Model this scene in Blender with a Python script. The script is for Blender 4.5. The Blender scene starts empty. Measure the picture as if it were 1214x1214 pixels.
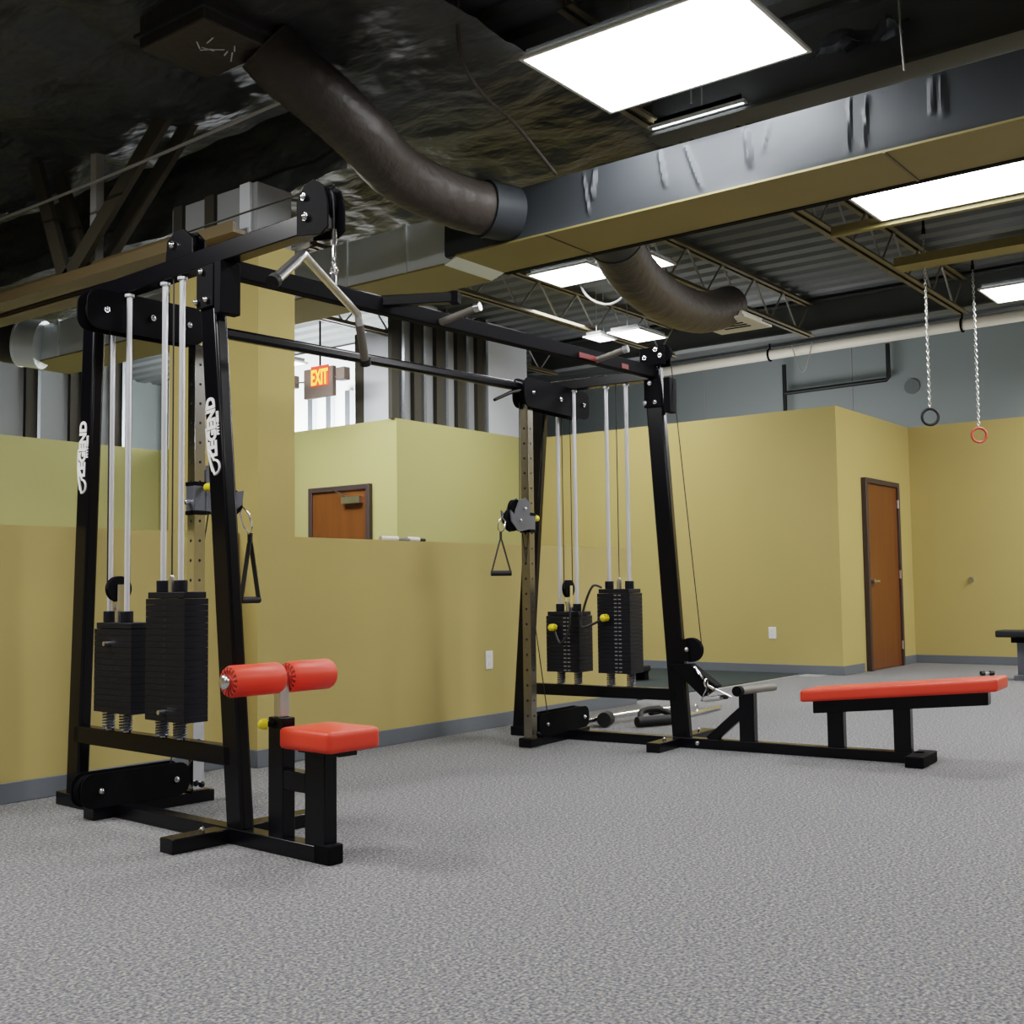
import bpy, bmesh, math, random
from mathutils import Vector, Matrix, noise
random.seed(7)
V = Vector
SC = bpy.context.scene
COL = SC.collection
R = math.radians

# ------------------------------------------------------------------ materials
MATS = {}
def mat(name, color, rough=0.5, metal=0.0, spec=0.5, bump=None, var=None, emit=None, stretch=None, coat=0.0):
    """Procedural principled material. var=(scale, amount, color2); bump=(scale, strength)."""
    if name in MATS: return MATS[name]
    m = bpy.data.materials.new(name); m.use_nodes = True
    nt = m.node_tree; b = nt.nodes['Principled BSDF']
    b.inputs['Base Color'].default_value = (*color, 1)
    b.inputs['Roughness'].default_value = rough
    b.inputs['Metallic'].default_value = metal
    b.inputs['Specular IOR Level'].default_value = spec
    b.inputs['Coat Weight'].default_value = coat
    tc = nt.nodes.new('ShaderNodeTexCoord')
    mp = nt.nodes.new('ShaderNodeMapping'); nt.links.new(tc.outputs['Object'], mp.inputs['Vector'])
    if stretch: mp.inputs['Scale'].default_value = stretch
    if var:
        n = nt.nodes.new('ShaderNodeTexNoise'); n.inputs['Scale'].default_value = var[0]; n.inputs['Detail'].default_value = 4
        nt.links.new(mp.outputs['Vector'], n.inputs['Vector'])
        cr = nt.nodes.new('ShaderNodeValToRGB')
        cr.color_ramp.elements[0].position = 0.5 - var[1]; cr.color_ramp.elements[1].position = 0.5 + var[1]
        cr.color_ramp.elements[0].color = (*color, 1); cr.color_ramp.elements[1].color = (*var[2], 1)
        nt.links.new(n.outputs['Fac'], cr.inputs['Fac']); nt.links.new(cr.outputs['Color'], b.inputs['Base Color'])
    if bump:
        n2 = nt.nodes.new('ShaderNodeTexNoise'); n2.inputs['Scale'].default_value = bump[0]; n2.inputs['Detail'].default_value = 3
        nt.links.new(mp.outputs['Vector'], n2.inputs['Vector'])
        bp = nt.nodes.new('ShaderNodeBump'); bp.inputs['Strength'].default_value = bump[1]; bp.inputs['Distance'].default_value = bump[2] if len(bump) > 2 else 0.02
        nt.links.new(n2.outputs['Fac'], bp.inputs['Height']); nt.links.new(bp.outputs['Normal'], b.inputs['Normal'])
    if emit:
        b.inputs['Emission Color'].default_value = (*emit[0], 1); b.inputs['Emission Strength'].default_value = emit[1]
    MATS[name] = m
    return m

WALL = mat('olive_paint', (0.44, 0.352, 0.128), 0.75, var=(0.8, 0.35, (0.49, 0.38, 0.142)), bump=(220, 0.05, 0.002))
WALLB = mat('olive_paint_green', (0.42, 0.40, 0.16), 0.75, var=(0.8, 0.35, (0.46, 0.42, 0.18)), bump=(220, 0.05, 0.002))
BASE = mat('baseboard_vinyl', (0.14, 0.155, 0.175), 0.5)
BLACK = mat('black_powdercoat', (0.0035, 0.0035, 0.006), 0.24, spec=0.35)
BLACKM = mat('black_matte', (0.006, 0.006, 0.008), 0.62, spec=0.08)
PLATE = mat('weight_plate_black', (0.0075, 0.0085, 0.014), 0.5, spec=0.3, bump=(300, 0.1, 0.001))
PLATEMARK = mat('plate_mark', (0.22, 0.22, 0.22), 0.6)
CHROME = mat('chrome', (0.82, 0.82, 0.86), 0.16, metal=1.0)
ROD = mat('polished_rod', (0.80, 0.82, 0.90), 0.25, metal=0.45)
CHROMEC = mat('brushed_chrome', (0.72, 0.72, 0.74), 0.28, metal=1.0)
GREYPL = mat('grey_plate', (0.13, 0.14, 0.17), 0.4, metal=0.3)
HOLE = mat('hole_dark', (0.01, 0.01, 0.01), 0.8)
RED = mat('red_vinyl', (0.78, 0.065, 0.035), 0.42, spec=0.4, bump=(14, 0.12, 0.01))
REDSEAM = mat('red_vinyl_pleat', (0.16, 0.015, 0.012), 0.6)
YEL = mat('yellow_plastic', (0.85, 0.68, 0.03), 0.35)
RUBBER = mat('black_rubber', (0.010, 0.010, 0.011), 0.65)
GRIP = mat('grey_grip', (0.17, 0.16, 0.14), 0.5)
WHITE = mat('white_paint', (0.85, 0.85, 0.85), 0.5)
CABLE = mat('cable_black', (0.02, 0.02, 0.02), 0.5)
TAN = mat('duct_liner_tan', (0.27, 0.225, 0.085), 0.5, var=(1.2, 0.3, (0.23, 0.19, 0.075)))
FOIL = mat('dark_foil', (0.048, 0.054, 0.060), 0.5, metal=0.1, spec=0.3, bump=(2.0, 0.25, 0.05))
FOILC = mat('ceiling_foil', (0.070, 0.075, 0.076), 0.42, metal=0.25, spec=0.5, bump=(4.0, 0.9, 0.10), stretch=(1, 0.55, 1))
GALV = mat('galvanised_steel', (0.82, 0.88, 0.92), 0.35, metal=0.2, bump=(1.6, 0.25, 0.05))
FLEX = mat('brown_duct_wrap', (0.052, 0.043, 0.037), 0.5, spec=0.5, bump=(9, 0.45, 0.03))
DECK = mat('dark_deck', (0.10, 0.108, 0.110), 0.5, var=(1.5, 0.3, (0.13, 0.138, 0.138)))
JOIST = mat('joist_olive', (0.16, 0.135, 0.08), 0.45)
JOISTW = mat('joist_web_grey', (0.30, 0.30, 0.29), 0.45)
TRUSS = mat('truss_brown', (0.20, 0.155, 0.085), 0.5)
TRUSSW = mat('truss_web_dark', (0.12, 0.11, 0.085), 0.45)
COLUMN = mat('column_steel', (0.27, 0.255, 0.22), 0.25, metal=0.9)
REAR = mat('rear_wall_grey', (0.21, 0.245, 0.25), 0.75, var=(0.5, 0.3, (0.25, 0.285, 0.285)))
PIPE = mat('cream_pipe', (0.72, 0.68, 0.58), 0.5)
PIPEB = mat('black_pipe', (0.012, 0.014, 0.014), 0.5)
STUD = mat('steel_stud', (0.62, 0.66, 0.72), 0.25, metal=0.9)
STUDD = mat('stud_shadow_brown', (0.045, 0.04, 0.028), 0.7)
BOARD = mat('gypsum_grey', (0.27, 0.28, 0.29), 0.8)
BOARDW = mat('gypsum_white', (0.62, 0.65, 0.70), 0.8)
BRIGHT = mat('white_wall', (0.92, 0.94, 0.96), 0.8)
WOOD = mat('door_wood', (0.185, 0.066, 0.016), 0.4, var=(2.2, 0.3, (0.125, 0.043, 0.011)), stretch=(6, 6, 0.6))
FRAME = mat('door_frame_dark', (0.055, 0.038, 0.035), 0.5)
LENS = mat('light_lens', (1, 1, 1), 0.6, emit=((0.98, 0.99, 1.0), 16.0))
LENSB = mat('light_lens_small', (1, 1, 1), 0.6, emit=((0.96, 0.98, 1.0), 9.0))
SIGN = mat('sign_grey', (0.16, 0.12, 0.10), 0.6)
SIGNL = mat('sign_letters', (1, 0.4, 0.05), 0.5, emit=((1.0, 0.30, 0.03), 2.6))
SIGNR = mat('sign_red', (0.6, 0.05, 0.03), 0.5, emit=((1.0, 0.05, 0.02), 0.7))
REDRING = mat('ring_red', (0.55, 0.075, 0.05), 0.35)
CHAINM = mat('chain_zinc', (0.70, 0.70, 0.66), 0.3, metal=0.8)
MATR = mat('rubber_floor_dark', (0.040, 0.050, 0.050), 0.85, spec=0.1)
WHITEP = mat('white_plastic', (0.80, 0.80, 0.76), 0.45)
STRIP = mat('threshold_metal', (0.6, 0.62, 0.62), 0.35, metal=0.6)
DEEPRED = mat('red_lettering', (0.16, 0.012, 0.012), 0.5)

def carpet():
    m = bpy.data.materials.new('grey_carpet'); m.use_nodes = True
    nt = m.node_tree; b = nt.nodes['Principled BSDF']; b.inputs['Roughness'].default_value = 0.95; b.inputs['Specular IOR Level'].default_value = 0.15
    tc = nt.nodes.new('ShaderNodeTexCoord')
    def noi(s, d=3):
        n = nt.nodes.new('ShaderNodeTexNoise'); n.inputs['Scale'].default_value = s; n.inputs['Detail'].default_value = d
        nt.links.new(tc.outputs['Object'], n.inputs['Vector']); return n
    n1 = noi(100, 4); n2 = noi(55, 3); n3 = noi(0.6, 2)
    c1 = nt.nodes.new('ShaderNodeValToRGB')
    e = c1.color_ramp.elements; e[0].position = 0.34; e[0].color = (0.092, 0.093, 0.104, 1); e[1].position = 0.66; e[1].color = (0.345, 0.345, 0.336, 1)
    k = e.new(0.5); k.color = (0.190, 0.193, 0.196, 1)
    nt.links.new(n1.outputs['Fac'], c1.inputs['Fac'])
    c2 = nt.nodes.new('ShaderNodeValToRGB'); e = c2.color_ramp.elements
    e[0].position = 0.38; e[0].color = (0.74, 0.76, 0.84, 1); e[1].position = 0.62; e[1].color = (1.16, 1.12, 1.05, 1)
    nt.links.new(n2.outputs['Fac'], c2.inputs['Fac'])
    mx = nt.nodes.new('ShaderNodeMix'); mx.data_type = 'RGBA'; mx.blend_type = 'MULTIPLY'; mx.inputs[0].default_value = 1
    nt.links.new(c1.outputs['Color'], mx.inputs[6]); nt.links.new(c2.outputs['Color'], mx.inputs[7])
    nt.links.new(mx.outputs[2], b.inputs['Base Color'])
    bp = nt.nodes.new('ShaderNodeBump'); bp.inputs['Strength'].default_value = 0.5; bp.inputs['Distance'].default_value = 0.006
    nt.links.new(n1.outputs['Fac'], bp.inputs['Height']); nt.links.new(bp.outputs['Normal'], b.inputs['Normal'])
    return m
CARPET = carpet()

# ------------------------------------------------------------------ mesh helpers
def B(): return bmesh.new()
def setmi(faces, mi):
    for f in faces: f.material_index = mi
def hexa(bm, pts, mi=0):
    vs = [bm.verts.new(p) for p in pts]
    fs = [bm.faces.new([vs[i] for i in q]) for q in ((0,3,2,1),(4,5,6,7),(0,1,5,4),(1,2,6,5),(2,3,7,6),(3,0,4,7))]
    setmi(fs, mi); return fs
def box(bm, x0, x1, y0, y1, z0, z1, mi=0, f=None):
    p = [(x0,y0,z0),(x1,y0,z0),(x1,y1,z0),(x0,y1,z0),(x0,y0,z1),(x1,y0,z1),(x1,y1,z1),(x0,y1,z1)]
    p = [V(q) for q in p]
    if f: p = [f(*q) for q in p]
    return hexa(bm, p, mi)
def frame_axes(d, up=None):
    d = d.normalized()
    u = V(up) if up is not None else (V((0,0,1)) if abs(d.z) < 0.95 else V((1,0,0)))
    s = d.cross(u).normalized(); u = s.cross(d).normalized()
    return d, s, u
def bar(bm, p0, p1, w, h, up=None, mi=0):
    """square bar: w across (side), h along up"""
    p0 = V(p0); p1 = V(p1); d, s, u = frame_axes(p1 - p0, up)
    q = []
    for p in (p0, p1):
        for a, c in ((-1,-1),(1,-1),(1,1),(-1,1)): q.append(p + s*a*w/2 + u*c*h/2)
    return hexa(bm, q, mi)
def cyl(bm, p0, p1, r, n=16, r2=None, mi=0, cap=True):
    p0 = V(p0); p1 = V(p1); d, s, u = frame_axes(p1 - p0); r2 = r if r2 is None else r2
    a = [bm.verts.new(p0 + (s*math.cos(t)+u*math.sin(t))*r) for t in [2*math.pi*i/n for i in range(n)]]
    b = [bm.verts.new(p1 + (s*math.cos(t)+u*math.sin(t))*r2) for t in [2*math.pi*i/n for i in range(n)]]
    fs = [bm.faces.new((a[i], a[(i+1)%n], b[(i+1)%n], b[i])) for i in range(n)]
    if cap: fs += [bm.faces.new(a[::-1]), bm.faces.new(b)]
    setmi(fs, mi); return fs
def tube(bm, pts, r, n=10, mi=0, closed=False, cap=True):
    """swept tube through points; r number or list"""
    pts = [V(p) for p in pts]; N = len(pts); rs = r if isinstance(r, (list, tuple)) else [r]*N
    rings = []; pu = None
    for i, p in enumerate(pts):
        if closed: t = pts[(i+1)%N] - pts[i-1]
        else: t = pts[min(i+1,N-1)] - pts[max(i-1,0)]
        t.normalize()
        if pu is None: _, s, u = frame_axes(t)
        else:
            u = (pu - t*pu.dot(t)).normalized(); s = t.cross(u)
        pu = u
        rings.append([bm.verts.new(p + (s*math.cos(a)+u*math.sin(a))*rs[i]) for a in [2*math.pi*k/n for k in range(n)]])
    fs = []
    for i in range(N if closed else N-1):
        a, b = rings[i], rings[(i+1)%N]
        off = 0
        if closed and i == N-1:
            off = min(range(n), key=lambda o: (a[0].co-b[o].co).length)
        fs += [bm.faces.new((a[k], a[(k+1)%n], b[(k+1+off)%n], b[(k+off)%n])) for k in range(n)]
    if cap and not closed: fs += [bm.faces.new(rings[0][::-1]), bm.faces.new(rings[-1])]
    setmi(fs, mi); return fs
def smooth_path(pts, sub=6):
    pts = [V(p) for p in pts]; out = []
    for i in range(len(pts)-1):
        p0 = pts[max(i-1,0)]; p1 = pts[i]; p2 = pts[i+1]; p3 = pts[min(i+2,len(pts)-1)]
        for k in range(sub):
            t = k/sub
            out.append(0.5*((2*p1)+(p2-p0)*t+(2*p0-5*p1+4*p2-p3)*t*t+(3*p1-p0-3*p2+p3)*t**3))
    out.append(pts[-1]); return out
def prism(bm, poly, e, mi=0):
    """extrude polygon (list of Vectors) by vector e"""
    a = [bm.verts.new(p) for p in poly]; b = [bm.verts.new(V(p)+V(e)) for p in poly]; n = len(poly)
    fs = [bm.faces.new(a[::-1]), bm.faces.new(b)] + [bm.faces.new((a[i], a[(i+1)%n], b[(i+1)%n], b[i])) for i in range(n)]
    setmi(fs, mi); return fs
def ring(bm, c, axis, rad, r, n=28, m=10, mi=0):
    d, s, u = frame_axes(V(axis))
    tube(bm, [V(c)+(s*math.cos(a)+u*math.sin(a))*rad for a in [2*math.pi*i/n for i in range(n)]], r, m, mi, closed=True)
def sphere(bm, c, r, mi=0, sc=(1,1,1)):
    g = bmesh.ops.create_uvsphere(bm, u_segments=16, v_segments=10, radius=r, matrix=Matrix.Translation(V(c)) @ Matrix.Diagonal((*sc,1)))
    for v in g['verts']:
        for f in v.link_faces: f.material_index = mi
def wheel(bm, c, axis, r, w, mi=0):
    """pulley wheel with a groove"""
    c = V(c); a = V(axis).normalized()
    prof = [(-.5, .25), (-.5, 1), (-.3, 1), (0, .82), (.3, 1), (.5, 1), (.5, .25)]
    d, s, u = frame_axes(a); n = 28; rings = []
    for (t, q) in prof:
        rings.append([bm.verts.new(c + a*t*w + (s*math.cos(k)+u*math.sin(k))*r*q) for k in [2*math.pi*i/n for i in range(n)]])
    fs = []
    for i in range(len(rings)-1):
        fs += [bm.faces.new((rings[i][k], rings[i][(k+1)%n], rings[i+1][(k+1)%n], rings[i+1][k])) for k in range(n)]
    fs += [bm.faces.new(rings[0][::-1]), bm.faces.new(rings[-1])]
    setmi(fs, mi)
def rounded_box(bm, x0, x1, y0, y1, z0, z1, r, f=None, mi=0, seg=4):
    t = bmesh.new(); box(t, x0, x1, y0, y1, z0, z1)
    bmesh.ops.bevel(t, geom=t.edges[:], offset=r, segments=seg, affect='EDGES', profile=0.6)
    mp = {}
    for v in t.verts: mp[v] = bm.verts.new(f(*v.co) if f else v.co)
    for fc in t.faces:
        nf = bm.faces.new([mp[v] for v in fc.verts]); nf.material_index = mi
    t.free()

def rootloc(o):
    loc = V((0,0,0))
    while o is not None: loc += o.location; o = o.parent
    return loc
def obj(name, bm, mats, parent=None, bevel=0.0, origin=None, smooth=35):
    me = bpy.data.meshes.new(name)
    bmesh.ops.recalc_face_normals(bm, faces=bm.faces[:])
    off = rootloc(parent) if parent is not None else (V(origin) if origin is not None else V((0,0,0)))
    bmesh.ops.translate(bm, verts=bm.verts[:], vec=-off)
    bm.to_mesh(me); bm.free()
    for m in (mats if isinstance(mats, (list, tuple)) else [mats]): me.materials.append(m)
    for p in me.polygons: p.use_smooth = True
    me.set_sharp_from_angle(angle=R(smooth))
    o = bpy.data.objects.new(name, me); COL.objects.link(o)
    if parent is not None: o.parent = parent
    else: o.location = off
    if bevel:
        b = o.modifiers.new('bevel', 'BEVEL'); b.width = bevel; b.segments = 2; b.limit_method = 'ANGLE'; b.angle_limit = R(40)
    return o
def tag(o, label, cat, group=None, kind=None):
    o['label'] = label; o['category'] = cat
    if group: o['group'] = group
    if kind: o['kind'] = kind
    return o
def thing(name, loc, label, cat, group=None):
    o = bpy.data.objects.new(name, None); COL.objects.link(o); o.location = loc; o.empty_display_size = 0.2
    return tag(o, label, cat, group)
def struct(name, bm, m, label=None, cat=None, parent=None, **k):
    o = obj(name, bm, m, parent, **k)
    if parent is None:
        o['kind'] = 'structure'
        if label: o['label'] = label; o['category'] = cat
    return o
def text_mesh(s, size, depth=0.0015, bold=0.0):
    cu = bpy.data.curves.new('txt', 'FONT'); cu.body = s; cu.size = size; cu.extrude = depth; cu.offset = bold
    cu.align_x = 'CENTER'; cu.align_y = 'CENTER'; cu.resolution_u = 3
    o = bpy.data.objects.new('txt', cu); COL.objects.link(o)
    dg = bpy.context.evaluated_depsgraph_get(); dg.update()
    me = bpy.data.meshes.new_from_object(o.evaluated_get(dg))
    bpy.data.objects.remove(o); bpy.data.curves.remove(cu)
    return me
def add_text(bm, s, size, M, sx=1.0, bold=0.0, depth=0.0015, mi=0):
    me = text_mesh(s, size, depth, bold); t = bmesh.new(); t.from_mesh(me); bpy.data.meshes.remove(me)
    mp = {}
    for v in t.verts: mp[v] = bm.verts.new(M @ V((v.co.x*sx, v.co.y, v.co.z)))
    for f in t.faces:
        try: bm.faces.new([mp[v] for v in f.verts]).material_index = mi
        except ValueError: pass
    t.free()

# ================================================================== SETTING
XW, YH = 12.16, 5.18             # right room wall plane, half wall plane
WT = 2.96                        # height of painted partitions
b = B(); box(b, -5, 17, -7, 16, -0.1, 0); struct('floor', b, CARPET, 'grey flecked carpet floor', 'floor')

# corrugated roof deck
b = B(); x = -5.0; p = 0.30; prof = []
while x < 17:
    prof += [(x, 4.44), (x+0.05, 4.40), (x+0.20, 4.40), (x+0.25, 4.44)]; x += p
lo = [[b.verts.new((q[0], y, q[1])) for q in prof] for y in (-7, 16)]
for i in range(len(prof)-1): b.faces.new((lo[0][i], lo[0][i+1], lo[1][i+1], lo[1][i]))
struct('ceiling', b, DECK, 'dark corrugated metal roof deck', 'ceiling')

def wall_box(name, x0, x1, y0, y1, z0, z1, m, label):
    bb = B(); box(bb, x0, x1, y0, y1, z0, z1); return struct(name, bb, m, label, 'wall')
# half wall with cap, its two runs
HB = 1.318
wall_box('wall_half', 4.62, 8.46, YH, YH+0.14, 0, HB, WALL, 'olive painted half wall right of the column')
wall_box('wall_half_left', -5, 4.34, 5.32, 5.46, 0, HB+0.018, WALL, 'olive painted half wall left of the column')
# column and the wall stub behind it
b = B(); box(b, 4.34, 4.62, 5.16, 6.0, 0, 3.04); col_o = struct('column', b, WALL, 'square olive painted column rising from the half wall', 'column')
b = B(); box(b, 4.35, 4.61, 5.18, 5.99, 3.04, 3.40); col_u = obj('unpainted_top', b, BOARD, col_o)
for yy in (5.22, 5.55, 5.86):
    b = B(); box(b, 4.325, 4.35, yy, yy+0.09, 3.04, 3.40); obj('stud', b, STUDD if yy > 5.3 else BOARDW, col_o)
# right room walls
wall_box('wall_right', XW, XW+0.14, 4.80, 9.0, 0, WT, WALL, 'wide olive wall of the right hand room')
b = B(); box(b, XW+0.14, 14.55, 4.80, 4.94, 0, WT)
struct('wall_door', b, WALL, 'short olive wall holding the right hand door', 'wall')
wall_box('wall_far', 14.55, 14.69, -7, 4.94, 0, WT, WALL, 'olive far wall behind the black bench')
# rear building wall above/behind the partitions
b = B(); box(b, 15.8, 15.95, -7, 16, 0, 4.44)
rw = struct('wall_rear', b, REAR, 'dark grey rear wall above the partitions', 'wall')
b = B()
for yy in (8.30, 5.97, 3.6): box(b, 15.79, 15.80, yy, yy+0.02, 2.6, 4.4)
obj('panel_seam', b, BOARD, rw)
b = B(); cyl(b, (15.78, 5.13, 3.69), (15.80, 5.13, 3.69), 0.105, 24); obj('round_cover', b, mat('cover_grey', (0.13, 0.15, 0.15), 0.7), rw)
# back room: box wall with the door, stud topped
wall_box('wall_back_right', 9.60, XW, 9.0, 9.14, 0, WT, WALLB, 'olive back wall running from the corner to the right room')
b = B(); box(b, 9.60, 9.74, 9.14, 13.5, 0, WT); struct('wall_back_door', b, WALLB, 'olive back wall holding the far door', 'wall')
wall_box('wall_back_left', -5, 9.60, 13.5, 13.64, 0, WT, WALLB, 'olive back wall at the far left')
# stud framing on top of the back walls
def studs(name, label, xs, y, z0, z1, board, depth=0.09):
    bb = B(); box(bb, xs[0]-0.1, xs[-1]+0.1, y+depth, y+depth+0.012, z0, z1)
    o = struct(name, bb, board, label, 'wall')
    for x in xs:
        s = B(); box(s, x-0.02, x+0.02, y, y+depth, z0, z1); obj('stud', s, STUD, o)
        s = B(); box(s, x-0.16, x-0.02, y+0.03, y+depth, z0, z1); obj('stud_recess_shade', s, STUDD, o)  # dark box puts the shade beside each stud into colour
    return o
studs('wall_back_left_studs', 'open steel studs over the far left back wall', [6.6+0.61*i for i in range(5)], 13.5, WT, 4.4, BOARD)
studs('wall_back_right_studs', 'open steel studs over the back wall corner', [9.72, 10.10, 10.50, 10.89, 11.28], 9.0, WT, 4.4, BOARD)
b = B(); box(b, 11.34, 12.2, 9.06, 9.12, WT, 4.4); struct('wall_back_white_panel', b, BOARDW, 'white board above the back wall beside the studs', 'wall')
# bright room behind the back door wall
b = B(); box(b, 11.2, 11.3, 9.2, 15.5, 0, 4.4); bw = struct('wall_bright', b, BRIGHT, 'bright white wall of the room beyond', 'wall')
for yy in (11.30, 11.68, 12.05):
    b = B(); box(b, 11.12, 11.2, yy, yy+0.10, 2.2, 3.75); obj('stud', b, STUD, bw)
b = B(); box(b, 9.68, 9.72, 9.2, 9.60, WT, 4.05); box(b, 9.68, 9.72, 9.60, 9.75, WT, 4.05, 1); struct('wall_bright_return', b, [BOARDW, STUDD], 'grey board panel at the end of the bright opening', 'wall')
# enclosing walls behind the camera
wall_box('wall_left', -5.1, -5, -7, 16, 0, 4.44, WALL, 'olive wall behind the camera at the left')
wall_box('wall_front', -5, 17, -7.1, -7, 0, 4.44, WALL, 'olive wall behind the camera at the right')
wall_box('wall_back', -5, 17, 16, 16.1, 0, 4.44, REAR, 'dark wall closing the space at the back')

# baseboards
def base(name, x0, x1, y0, y1, h=0.10):
    bb = B(); box(bb, x0, x1, y0, y1, 0, h); o = struct(name, bb, BASE, 'blue grey vinyl baseboard', 'baseboard', bevel=0.004); return o
base('baseboard_half', 4.62, 8.47, YH-0.012, YH); base('baseboard_half_end', 8.46, 8.472, YH, YH+0.14)
base('baseboard_left', -5, 4.34, 5.308, 5.32)
base('baseboard_column', 4.33, 4.63, 5.148, 5.16); base('baseboard_column_side', 4.328, 4.34, 5.16, 5.31)
base('baseboard_right', XW-0.012, XW, 4.79, 9.0)
base('baseboard_door', XW, 12.78, 4.788, 4.80); base('baseboard_door_right', 14.06, 14.54, 4.788, 4.80)
base('baseboard_far', 14.538, 14.55, -7, 4.79)

# doors
def door(name, origin, w, h, ax, m, label, handle=True, closer=False):
    """leaf in the wall plane. ax: unit vector along the width; n: out of the wall towards us"""
    ax = V(ax); n = V((ax.y, -ax.x, 0)); o0 = V(origin)
    if n.dot(V((-1,-1,0))) < 0: n = -n
    F = lambda a, c, z: o0 + ax*a + n*c + V((0,0,z))
    bb = B(); box(bb, 0.06, w-0.06, 0.0, 0.035, 0.01, h-0.06, 0, F)
    d = struct(name, bb, m, label, 'door')
    bb = B(); box(bb, 0, 0.06, 0, 0.06, 0, h, 0, F); box(bb, w-0.06, w, 0, 0.06, 0, h, 0, F); box(bb, 0.06, w-0.06, 0, 0.06, h-0.06, h, 0, F)
    obj('door_frame', bb, FRAME, d, bevel=0.004)
    if handle:
        bb = B(); cyl(bb, F(0.13,0.035,1.02), F(0.13,0.085,1.02), 0.028); bar(bb, F(0.11,0.085,1.02), F(0.26,0.085,1.02), 0.018, 0.022); obj('door_handle', bb, CHROMEC, d)
        for z in (0.25, 1.1, 1.95):
            bb = B(); cyl(bb, F(w-0.055,0.05,z-0.05), F(w-0.055,0.05,z+0.05), 0.014); obj('hinge', bb, CHROMEC, d)
    if closer:
        bb = B(); box(bb, w-0.42, w-0.12, 0.035, 0.10, h-0.22, h-0.14, 0, F); cl = obj('door_closer', bb, CHROMEC, d)
        bb = B(); bar(bb, F(w-0.30,0.10,h-0.14), F(w-0.48,0.13,h-0.07), 0.02, 0.012); obj('closer_arm', bb, CHROMEC, cl)
    return d
door('door_1', (12.86, 4.80, 0), 1.13, 2.21, (1,0,0), WOOD, 'brown wooden door in the right hand room')
door('door_2', (9.60, 10.42, 0), 1.03, 2.23, (0,-1,0), WOOD, 'brown wooden door seen over the half wall', handle=False, closer=True)

# dark rubber floor area in front of the right room wall
b = B(); prism(b, [V(q) for q in ((8.62, 5.30, 0.001), (11.95, 5.24, 0.001), (12.12, 5.30, 0.001), (12.12, 8.9, 0.001), (8.62, 8.9, 0.001))], (0,0,0.008)); 
tag(obj('rubber_mat', b, MATR), 'dark rubber flooring on the floor before the right room wall', 'mat')
b = B(); box(b, 11.82, 12.10, 4.95, 5.20, 0.0, 0.006); box(b, 9.75, 11.9, 5.2, 5.235, 0.0, 0.006)
tag(obj('edge_strip', b, STRIP), 'pale metal edge strip along the dark rubber flooring', 'floor strip')

# ================================================================== ROOF STRUCTURE
def joist(label, y, x0, x1, z0=3.95, z1=4.38):
    t = thing('roof_joist', ((x0+x1)/2, y, z0), label, 'joist', 'open web roof joists')
    for nm, z in (('bottom_chord', z0), ('top_chord', z1-0.05)):
        bb = B()
        for s in (-1, 1):
            box(bb, x0, x1, y+s*0.012-(0.05 if s < 0 else 0), y+s*0.012+(0.05 if s > 0 else 0), z, z+0.008)
            box(bb, x0, x1, y+s*0.012-(0.006 if s < 0 else 0), y+s*0.012+(0.006 if s > 0 else 0), z, z+0.055)
        obj(nm, bb, JOIST, t)
    bb = B(); n = int((x1-x0)/0.36); s = (x1-x0)/n
    for i in range(n):
        a = x0+i*s; za, zb = (z0+0.02, z1-0.03) if i % 2 == 0 else (z1-0.03, z0+0.02)
        cyl(bb, (a, y, za), (a+s, y, zb), 0.011, 8)
    obj('web', bb, JOISTW, t)
    return t
joist('open web roof joist crossing above the tan duct beside the largest light', 3.63, 5.3, 13.0)
joist('open web roof joist passing over the square air diffuser', 5.41, 6.6, 13.0)
joist('open web roof joist crossing above the pull-up beam', 7.27, 6.7, 13.0)
joist('open web roof joist furthest back over the stud wall', 9.16, 6.7, 13.0)
b = B(); box(b, 12.95, 13.15, -7, 9.6, 4.02, 4.04); box(b, 12.95, 13.15, -7, 9.6, 4.36, 4.38); box(b, 13.04, 13.06, -7, 9.6, 4.04, 4.36)
tag(obj('roof_girder', b, DECK), 'dark steel girder across the joist ends near the cream pipe', 'girder')
b = B(); box(b, 6.24, 6.44, -6.9, 3.66, 3.86, 3.88); box(b, 6.24, 6.44, -6.9, 3.66, 4.3, 4.32); box(b, 6.33, 6.35, -6.9, 3.66, 3.88, 4.3)
tag(obj('roof_girder', b, DECK), 'dark steel girder directly above the black foil duct', 'girder')

# truss resting on the column
t = thing('roof_truss', (4.42, 8.5, 3.05), 'brown steel truss with diagonal webs resting on the column at left', 'truss')
b = B()
for s in (-1, 1):
    a = 4.42 + s*0.03
    box(b, min(a-s*0.01, a+s*0.17), max(a-s*0.01, a+s*0.17), 5.24, 13.4, 3.08, 3.105); box(b, a-0.009, a+0.009, 5.24, 13.4, 3.08, 3.25)
    box(b, min(a+s*0.15, a+s*0.17), max(a+s*0.15, a+s*0.17), 5.24, 13.4, 3.105, 3.15)
obj('bottom_chord', b, TRUSS, t)
b = B(); box(b, 4.30, 4.54, 5.24, 13.4, 4.22, 4.34); obj('top_chord', b, TRUSSW, t)
for y0, y1 in ((7.15, 7.65), (7.15, 5.75), (9.6, 10.3), (9.6, 8.9)):
    for s in (-1, 1):
        b = B(); bar(b, (4.42+s*0.09, y0, 3.14), (4.42+s*0.09, y1, 4.25), 0.04, 0.12, up=(0,1,0.3)); obj('diagonal_web', b, TRUSSW, t)
for y in (6.95,):
    b = B(); box(b, 4.40, 4.46, y-0.035, y+0.035, 3.2, 4.22); obj('vertical_web', b, BOARDW, t)  # pale colour stands for the bright reflection on the steel post

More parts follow.
